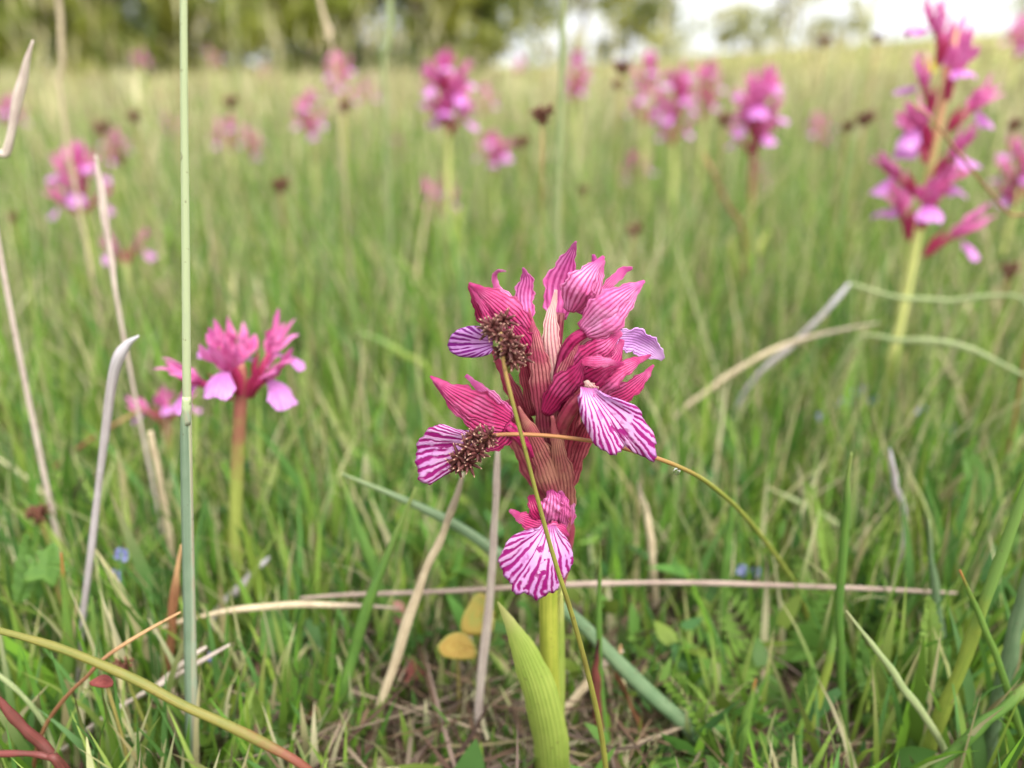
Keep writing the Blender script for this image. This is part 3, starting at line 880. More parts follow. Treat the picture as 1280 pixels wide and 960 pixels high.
lip((676, 656, 12.5), (695, 657, 12.5), [(668, 661, 13), (655, 664, 13.5), (640, 670, 14.5), (629, 684, 15.5), (624, 699, 16), (627, 714, 16.5), (638, 727, 17), (641, 738, 17), (656, 741, 17), (672, 747, 17), (687, 742, 16.5), (697, 735, 16), (699, 725, 15.5), (710, 714, 14.5), (715, 698, 14), (713, 684, 13.5), (706, 671, 13)],
    'lip', fl, nv=20, nu=64, bulge=.12, crenate=.032, ripple=.03, rs=5)

# ------------------------------------------------------------------ the other orchids of the meadow
def flower_pieces(seed):
    """One flower round its own origin: the ovary starts at 0 and the flower opens along +x."""
    rr = random.Random(seed)
    j = lambda s: rr.uniform(-s, s)
    F = (.06, 0, .03)
    ov = MB().tube([(0, 0, 0), (.004, j(.001), .006), (.009, j(.001), .0105)], [.0011, .0017, .0014], 7, 8)
    P = []
    for a, len_, up, w in ((0, .0145, .012, .0029), (.65, .0135, .009, .0028), (-.65, .0135, .009, .0028), (.35, .011, .0135, .0025), (-.35, .011, .0135, .0025)):
        a += j(.15); up += j(.002); len_ *= rr.uniform(.85, 1.15)
        dx, dy = math.cos(a), math.sin(a)
        b = Vector((.0085, dy * .001, .010))
        pts = [b, b + Vector((dx * len_ * .35, dy * len_ * .5, up * .5)), b + Vector((dx * len_ * .7, dy * len_ * .75, up * .85)), b + Vector((dx * len_, dy * len_ * .8, up * 1.05 + j(.002)))]
        P.append(('sepal' if len(P) < 3 else 'petal', MB().ribbon(pts, [.0012, w, w * .62, .0004], 9, 5, .5, face=(.05, dy * .05, .08)), 'far_sepal'))
    dr = rr.uniform(.004, .010)
    bl, br = Vector((.010, .0015, .0098)), Vector((.010, -.0015, .0098))
    out = []
    for k in range(9):
        th = R(-82 + 164 * k / 8)
        out.append((.010 + .0115 * math.cos(th * .8) * rr.uniform(.92, 1.05),   .0062 * math.sin(th), .0095 - dr * math.cos(th * .7) + .0012 * math.cos(th * 3)))
    lp = MB().fan(bl, br, out[::-1], nv=8, nu=22, bulge=.1, crenate=.03, ripple=.04, rs=seed)
    P.append(('lip', lp, 'far_lip'))
    br_ = MB().ribbon([(-.0006, 0, -.001), (.002, 0, .006), (.005, 0, .013)], [.0016, .0026, .0004], 7, 5, .7, face=(.05, 0, .0))
    return ov, P, br_

PROTO = []
JOINED = []
for s in range(4):
    ov, P, br_ = flower_pieces(s)
    meshes = []
    me_f = ov.build('flower', M['far_dark'])
    kids = [(nm, mb.build(nm, M[mt])) for nm, mb, mt in P]
    brc = br_.build('bract', M['far_dark'])
    PROTO.append((me_f.data, [(nm, k.data) for nm, k in kids], brc.data))
    # the same flower as a single mesh for plants too small to show its pieces
    bm = bmesh.new()
    jm = bpy.data.meshes.new('flower')
    mats = [M['far_dark'], M['far_sepal'], M['far_lip']]
    for d in [me_f.data] + [k.data for _, k in kids] + [brc.data]:
        f0 = len(bm.faces)
        bm.from_mesh(d); bm.faces.ensure_lookup_table()
        mi = mats.index(d.materials[0])
        for fc in bm.faces[f0:]: fc.material_index = mi
    bm.to_mesh(jm); bm.free()
    for mt in mats: jm.materials.append(mt)
    JOINED.append(jm)
    for o in [me_f, brc] + [k for _, k in kids]: bpy.data.objects.remove(o)

def link(name, data, parent):
    o = bpy.data.objects.new(name, data); COL.objects.link(o); o.parent = parent
    return o

def meadow_orchid(px, py, wpx, hpx, label, n=8, size=1.0, out=.0022, depth=None, bottom=None, detail=None, stem='orchid_stem_far', wide=.042, seed=None, bend=0.0, group='pink orchids standing out of focus in the meadow'):
    """px, py: middle of the flower head; wpx, hpx: its size; the stem goes down to the ground."""
    rr = random.Random(seed if seed is not None else int(px * 7 + py))
    depth = depth or FPX * wide / wpx
    d = ray(px, py)
    c = Vector((0, 0, CAM_Z)) + d * depth
    head = hpx * depth / FPX
    g = gz(c.x, c.y)
    bx = c.x + bend
    h1 = max(c.z - g + head * .5 - .012, .03)     # top of the stem
    h0 = max(c.z - g - head * .5, .012)           # lowest flower
    root = empty('orchid', (bx, c.y, g), label, 'orchid', group)
    k = rr.uniform(-.004, .004)
    sr = .0021 if stem == 'stem_pink' else .0024
    MB().tube([(0, 0, -.005), (-bend * .35 + k, 0, h0 * .45), (-bend * .9, 0, h0 * .95), (-bend, 0, h1)], [sr * 1.25, sr * 1.1, sr, sr * .5], 8, 14).build('stem', M[stem], root)
    if detail is None: detail = wpx >= 45
    if wpx > 60 and depth > .32:
        for q in range(2):
            th = rr.uniform(0, 6.28)
            MB().ribbon([(0, 0, .0), (.008 * math.cos(th), .008 * math.sin(th), h0 * .3), (.022 * math.cos(th), .02 * math.sin(th), h0 * .55)], [.004, .006, .0008], 10, 5, .4, face=(bx, -1, .1)).build('leaf', M['orchid_leaf'], root)
    s0 = wide / .040 * (1.0 if wpx < 100 else 1.2) * size
    ang = rr.uniform(0, 6.28)
    for i in range(n):
        t = (i + .5) / n
        z = h0 + (h1 - h0) * t * .95 - .006
        az = ang + i * 2.399 + rr.uniform(-.25, .25)
        v = rr.randrange(4)
        s = s0 * rr.uniform(.85, 1.08) * (1 - .25 * max(t - .6, 0))
        tilt = -R(2 + 46 * max(t - .4, 0)) + rr.uniform(-.28, .22)
        rot = Matrix.Rotation(az, 4, 'Z') @ Matrix.Rotation(tilt, 4, 'Y')
        loc = Vector((-bend * min(1, .9 + .1 * t) + math.cos(az) * out, math.sin(az) * out, z))
        if detail:
            fl = link('flower', PROTO[v][0], root)
            fl.matrix_local = Matrix.Translation(loc) @ rot @ Matrix.Scale(s, 4)
            for nm, md in PROTO[v][1]: link(nm, md, fl)
            link('bract', PROTO[v][2], fl)
        else:
            fl = link('flower', JOINED[v], root)
            fl.matrix_local = Matrix.Translation(loc) @ rot @ Matrix.Scale(s, 4)
    return root

for a in [
    (300, 442, 150, 70, 'deep pink orchid with an orange brown stem, right of the tall pale grass stem', dict(n=6, stem='stem_pink', bend=-.014, seed=11, wide=.037, size=.72, out=.0042)),
    (1172, 165, 126, 300, 'tallest orchid at the right edge with a long loose spike of separate pink flowers', dict(n=13, wide=.048, seed=5, size=.74, out=.006, bend=-.004)),
    (97, 226, 70, 78, 'bright pink orchid head on a pale yellow stem at the left', dict(n=8)),
    (145, 186, 42, 36, 'small pale pink head just behind the bright pink orchid at the left', dict(n=5)),
    (385, 145, 44, 58, 'soft pink orchid head to the right of the tall pale stem', dict(n=7)),
    (285, 168, 44, 40, 'faint pink orchid just right of the tall pale stem', dict(n=5)),
    (313, 178, 36, 36, 'faint pink orchid between the tall pale stem and the soft pink head', dict(n=5)),
    (424, 98, 40, 58, 'upper left head of a blurred pink pair under the light green bush', dict(n=7)),
    (460, 113, 27, 36, 'lower right and smaller head of a blurred pink pair under the light green bush', dict(n=5)),
    (558, 116, 66, 90, 'tall magenta spike on a tan stem behind and left of the sharp orchid', dict(n=11)),
    (548, 248, 50, 56, 'low pink orchid leaning right, above the left side of the sharp orchid', dict(n=6, bend=.008)),
    (618, 188, 52, 46, 'pink orchid head above the sharp orchid, touching a dark rush head', dict(n=6)),
    (722, 97, 38, 54, 'bright pink head right beside the pale blurred stalk above the sharp orchid', dict(n=7)),
    (808, 112, 46, 84, 'left head of the large pink cluster right of centre', dict(n=9)),
    (846, 130, 52, 92, 'middle head of the large pink cluster right of centre', dict(n=10)),
    (884, 115, 44, 66, 'paler right head of the large pink cluster right of centre', dict(n=7)),
    (948, 140, 74, 92, 'wide magenta orchid on a reddish stem, right of the large pink cluster', dict(n=10, stem='stem_pink')),
    (948, 218, 36, 44, 'small pink bud head below the wide magenta orchid', dict(n=5)),
    (797, 210, 44, 36, 'small low pink head on a yellow stem below the large pink cluster', dict(n=5)),
    (1026, 164, 40, 36, 'small lilac pink head between the wide magenta orchid and the tallest orchid', dict(n=5)),
    (154, 310, 30, 28, 'single magenta bloom low under the bright pink orchid at the left', dict(n=2, depth=.55, size=.9)),
    (201, 494, 48, 42, 'half hidden pink bud head just left of the tall pale stem', dict(n=3, depth=.33, size=.55, stem='stem_pink')),
    (1278, 215, 72, 72, 'pink and lilac orchid cut off by the right edge, lower of two', dict(n=6)),
    (1276, 50, 44, 44, 'pink orchid cut off by the right edge near the top of the picture', dict(n=5)),
    (500, 186, 26, 34, 'very faint pink head left of the tall magenta spike', dict(n=4)),
    (320, 216, 18, 18, 'tiny pale lilac bloom low in the grass right of the tall pale stem', dict(n=3)),
    (216, 158, 28, 28, 'faint pink head touching the left side of the tall pale stem', dict(n=4)),
    (608, 124, 32, 36, 'faint pink head to the right of the tall magenta spike', dict(n=4)),
    (8, 138, 38, 28, 'faint pink head at the left edge of the picture behind pale straw', dict(n=4)),
    (638, 152, 20, 24, 'tiny pale head above the pink orchid with the dark rush head', dict(n=3)),
    (176, 76, 22, 20, 'tiny far pink head under the bushes left of the tall pale stem', dict(n=3)),
    (266, 72, 20, 30, 'tiny far pink head under the bushes right of the tall pale stem', dict(n=3)),
    (330, 88, 18, 20, 'tiny far lilac head above the faint pink orchids left of centre', dict(n=3)),
    (75, 182, 22, 18, 'tiny pale pink head above the bright pink orchid at the left', dict(n=3)),
    (650, 82, 20, 22, 'tiny far reddish head left of the pale blurred stalk', dict(n=3)),
]:
    meadow_orchid(*a[:5], **a[5])

# ------------------------------------------------------------------ wood-rush heads
def spikelets(centres, radius, n, seed, mat, root, off, name='spikelet', size=1.0, seg=5):
    rr = random.Random(seed)
    for c in centres:
        mb = MB()
        c = Vector(c)
        for i in range(n):
            z = 1 - 2 * (i + .5) / n
            th = i * 2.4 + rr.uniform(-.3, .3)
            d = Vector((math.sqrt(1 - z * z) * math.cos(th), math.sqrt(1 - z * z) * math.sin(th), z))
            a = c + d * radius * .25
            L = radius * rr.uniform(.6, 1.3)
            mb.tube([a, a + d * L * .35, a + d * L * .7, a + d * L], [radius * .12, radius * .24 * size, radius * .17 * size, radius * .02], seg, 5, cap=False)
        mb.build(name, M[mat], root, off=off)

G_R = 'brown wood rush heads over the meadow'
# the one hanging before the upper left flower
stem_px = [(760, 985, 20), (752, 920, 21), (737, 850, 22), (716, 772, 23), (695, 706, 24), (679, 650, 24), (666, 600, 23), (652, 545, 22), (638, 492, 21), (630, 455, 20), (626, 415, 19)]
b1 = Q(stem_px[0]); b1.z = 0
rush1 = empty('wood_rush', b1, 'brown rush head on a thin green stem crossing in front of the sharp orchid', 'wood rush', G_R)
MB().tube([Q(p) for p in stem_px], px_w(stem_px, [3.6, 3.5, 3.4, 3.2, 3.0, 2.8, 2.6, 2.6, 2.8, 2.6, 1.6]), 8, 44).build('stem', plant((128, 130, 54), (104, 96, 44), (150, 120, 70), trans=.05), rush1, off=b1)
spikelets([Q((612, 412, 16)), Q((622, 418, 18)), Q((636, 436, 20)), Q((616, 408, 17)), Q((630, 400, 15)), Q((636, 424, 19)), Q((628, 440, 17)), Q((645, 436, 17)), Q((641, 450, 19)), Q((651, 446, 15))], 13.5 * pxm(430, .15), 20, 3, 'rush', rush1, b1, size=.75)
br2 = [(632, 455, 19), (637, 465, 18), (640, 452, 18)]
MB().tube([Q(p) for p in br2], px_w(br2, [1.8, 2.4, 1.5]), 6, 8).build('stalk', plant((128, 130, 54), (104, 96, 44), (150, 120, 70), trans=.05), rush1, off=b1)

stem2 = [(1015, 800, -55), (1003, 750, -50), (978, 706, -42), (932, 646, -25), (888, 606, -8), (850, 584, 4), (800, 566, 9), (748, 553, 11.5), (700, 546, 14), (655, 543, 17), (618, 544, 19), (600, 552, 19)]
b2 = Q((1020, 850, -60)); b2.z = 0
rush2 = empty('wood_rush', b2, 'brown rush head lying against the lower left lip, its stem crossing the orchid sideways', 'wood rush', G_R)
MB().tube([b2] + [Q(p) for p in stem2], px_w([(1020, 850, -60)] + stem2, [3.2, 3.2, 3.2, 3.2, 3, 3, 2.8, 2.8, 2.6, 2.6, 2.6, 2.4, 1.6]), 8, 52).build('stem', plant((128, 134, 56), (112, 118, 50), (150, 104, 66), trans=.05, tipstart=.38), rush2, off=b2)
spikelets([Q((606, 550, 18)), Q((592, 546, 17)), Q((584, 560, 18)), Q((598, 566, 19)), Q((574, 572, 17)), Q((586, 578, 18)), Q((572, 582, 16)), Q((612, 546, 19))], 13.5 * pxm(560, .15), 20, 9, 'rush', rush2, b2, size=.75)
# its hanging drop of water
def drop():
    m, nt, N, L, B = newmat('water')
    B.inputs['Transmission Weight'].default_value = 1
    B.inputs['IOR'].default_value = 1.33
    B.inputs['Roughness'].default_value = .02
    c = Q((846, 590, 4)); r = 5 * pxm(590, .163)
    mb = MB(); rows = []
    for i in range(9):
        a = math.pi * i / 8
        rows.append([c + Vector((math.sin(a) * math.cos(t) * r, math.sin(a) * math.sin(t) * r, math.cos(a) * r * (1.15 if i < 4 else .9))) for t in np.linspace(0, 2 * math.pi, 13)])
    mb.grid(rows)
    o = mb.build('water_drop', m, off=c, loc=c)
    tag(o, 'clear drop of water hanging under the brown rush stem right of the orchid', 'water drop')
drop()

def rush(px, py, wpx, label, Y, lean=0, drop_=None):
    wpx = wpx * (1.05 if wpx < 20 else .85); Y = Y * .8 if Y > .3 else Y
    c = at(px, py, Y)
    g = gz(c.x + lean, Y)
    root = empty('wood_rush', (c.x + lean, Y, g), label, 'wood rush', G_R)
    off = Vector((c.x + lean, Y, g))
    MB().tube([off, off.lerp(c, .5) + Vector((-lean * .25, 0, .006)), c], [.0006, .0005, .0004], 5, 8).build('stem', plant((140, 146, 70), (120, 120, 60), (150, 116, 70), trans=.05), root, off=off)
    r = wpx * .5 * pxm(py, Y)
    spikelets([c, c + Vector((r * .7, 0, r * .5)), c + Vector((-r * .6, .0, r * .3)), c + Vector((.0, 0, -r * .5))], r * .85, 10, int(px), 'rush_dark', root, off, size=1.25, seg=4)

for a in [
    (678, 144, 24, 'rush head with a pale tip beside the blurred stalk above the sharp orchid', .42, .004),
    (288, 128, 13, 'dark rush head above the faint pink orchids, right of the tall pale stem', .8, .01),
    (350, 232, 15, 'dark rush head below the soft pink head, left of centre', .6, .01),
    (430, 134, 12, 'dark rush head below the blurred pink pair of orchids', .8, -.01),
    (652, 178, 13, 'dark rush head at the right tip of the pink orchid behind the sharp one', .7, .01),
    (778, 84, 15, 'upper dark rush head left of the large pink cluster', .7, .0),
    (772, 106, 10, 'lower dark rush head left of the large pink cluster', .75, .01),
    (792, 288, 14, 'low dark rush head just above right of the sharp orchid', .6, .0),
    (729, 238, 10, 'dark rush head right of the pale blurred stalk', .7, .0),
    (1030, 52, 11, 'dark rush head high against the hill, left of the tallest orchid', .8, .02),
    (1097, 48, 10, 'dark rush head high beside the top flowers of the tallest orchid', .8, .0),
    (1060, 158, 12, 'left one of two dark rush heads beside the small lilac pink head', .6, .0),
    (1081, 149, 15, 'right one of two dark rush heads between the lilac pink head and the tallest orchid', .6, .005),
    (1262, 338, 16, 'low dark rush head at the right edge beside the tallest orchid', .5, .0),
    (168, 146, 12, 'dark rush head between two pink heads left of the tall pale stem', .8, .0),
    (128, 160, 14, 'dark rush head above the bright pink orchid at the left', .7, .0),
    (150, 200, 11, 'dark rush head under the small pale pink head at the left', .75, .0),
    (14, 272, 10, 'dark rush head low at the left edge of the picture', .7, .0),
    (905, 150, 14, 'dark rush head touching the left side of the wide magenta orchid', .62, .0),
    (1180, 70, 12, 'dark rush head behind the upper flowers of the tallest orchid', .6, .0),
    (1268, 156, 13, 'dark rush head at the right edge between the two cut off orchids', .6, .0),
]:
    rush(*a)

# low brown-red rush buds among the foreground grass
for px, py, w, lab, Y in [(48, 642, 26, 'pale reddish rush head low at the left edge', .235), (154, 832, 20, 'dark red rush bud beside the yellow green stem at the lower left', .172)]:
    rush(px, py, w, lab, Y, .006)

# ------------------------------------------------------------------ single blades, straws and stems near the lens
GREEN1 = plant((96, 128, 54), (80, 116, 50), (128, 142, 74), tipstart=.8)
GREEN_T = plant((102, 130, 54), (88, 120, 50), (176, 110, 66), tipstart=.84)
YEL = plant((138, 150, 62), (118, 136, 54), (108, 138, 66), tipstart=.55)
BLUEG = plant((112, 132, 96), (88, 114, 78), (128, 142, 98), tipstart=.8)
PALEG = plant((158, 166, 118), (132, 148, 98), (176, 168, 128), tipstart=.85)
STR = plant((200, 184, 152), (172, 152, 124), (150, 136, 118), trans=.1, streak=5)
STRP = plant((206, 192, 178), (170, 150, 142), None, trans=.1, streak=5)
GREYS = plant((176, 168, 168), (146, 136, 134), (184, 178, 182), trans=.1, streak=6)
TWIG = plant((160, 142, 128), (126, 108, 98), None, trans=0, rough=.8, streak=5)
BROWN = plant((140, 96, 66), (110, 72, 50), (178, 140, 100), trans=.05, streak=5)
REDG = plant((98, 106, 44), (122, 112, 52), (116, 62, 50), trans=.1, tipstart=.6)
RED = plant((112, 56, 52), (88, 50, 42), (58, 28, 32), trans=.1)
TALL = plant((142, 158, 134), (160, 148, 126), (166, 176, 136), trans=.08, streak=9, tipstart=.40)

def strand(kind, name, pts, hw, mat, label, cat, group=None, fold=.4, roll=0, twist=0):
    """pts (px, py, Y metres). kind 'b' a folded blade, 't' a round stem. hw in pixels."""
    P = [at(*p) for p in pts]
    m = len(hw)
    W = [w * pxm(pts[round(i * (len(pts) - 1) / (m - 1))][1], pts[round(i * (len(pts) - 1) / (m - 1))][2]) for i, w in enumerate(hw)]
    if name != 'twig':                       # root it in the ground, also where that end is hidden by grass
        e = 0 if P[0].z < P[-1].z else -1
        if P[e].z > .012:
            q = P[e]; d = (P[e] - P[1 if e == 0 else -2]); d.z = 0
            g = Vector((q.x + max(min(d.x, .012), -.012), q.y + .004, gz(q.x, q.y) - .004))
            if e == 0: P.insert(0, g); hw = [hw[0]] + list(hw); W.insert(0, W[0])
            else: P.append(g); W.append(W[-1])
    rr = random.Random(int(pts[0][0] * 3 + pts[1][1]))
    W = [w * rr.uniform(.84, 1.14) for w in interp(W, 13)]          # uneven, slightly kinked
    W[-1] = min(W[-1], W[-2] * .6)
    P = [q + Vector((rr.uniform(-1, 1), rr.uniform(-1, 1), rr.uniform(-1, 1))) * W[6] * .22 for q in catmull(P, 11)]
    b = min(P, key=lambda q: q.z)
    off = Vector((b.x, b.y, 0))
    n = 56
    mb = MB()
    if kind == 'b': mb.ribbon(P, W, n, 5, fold, roll, twist=twist)
    else: mb.tube(P, W, 9, n)
    sol = .00015 if kind == 'b' else 0
    if name.endswith('_plant'):
        root = empty(name, off, label, cat, group)
        mb.build('blade' if kind == 'b' else 'stem', mat, root, off=off, solid=sol)
        return root
    return tag(mb.build(name, mat, off=off, loc=off, solid=sol), label, cat, group)

GB = 'separate green blades near the lens'
GS = 'dry straws and stems near the lens'
K = .164
# the tall stem with its leaf sheath
tp = [(246, 1060, .166), (243, 960, .166), (238, 760, .166), (234, 520, .166), (232, 300, .166), (230, 100, .166), (229, -160, .166)]
tb = at(*tp[0]); tb = Vector((tb.x, tb.y, 0))
tall = empty('meadow_plant', tb, 'tall pale green grass stem running from top to bottom at the left', 'grass stem', GS)
MB().tube([at(*p) for p in tp], [w * pxm(p[1], p[2]) for w, p in zip([6.5, 6.3, 6.2, 5.4, 5.0, 4.6, 4.2], tp)], 10, 60).build('stalk', TALL, tall, off=tb)
lp_ = [(240, 1000, .1645), (236, 780, .1645), (231.5, 560, .1645), (230, 508, .1645)]
MB().ribbon([at(*p) for p in lp_], [w * pxm(p[1], p[2]) for w, p in zip([6.5, 6.4, 6, 2.5], lp_)], 20, 5, .8).build('sheath', plant((136, 154, 130), (116, 138, 112), (150, 160, 128), streak=12), tall, off=tb, solid=.0001)
MB().tube([at(*p) for p in [(233, 530, .1655), (233, 512, .1655), (233, 496, .1655)]], [w * pxm(510, .166) for w in (5.2, 5.9, 5.0)], 10, 8).build('node', TALL, tall, off=tb)

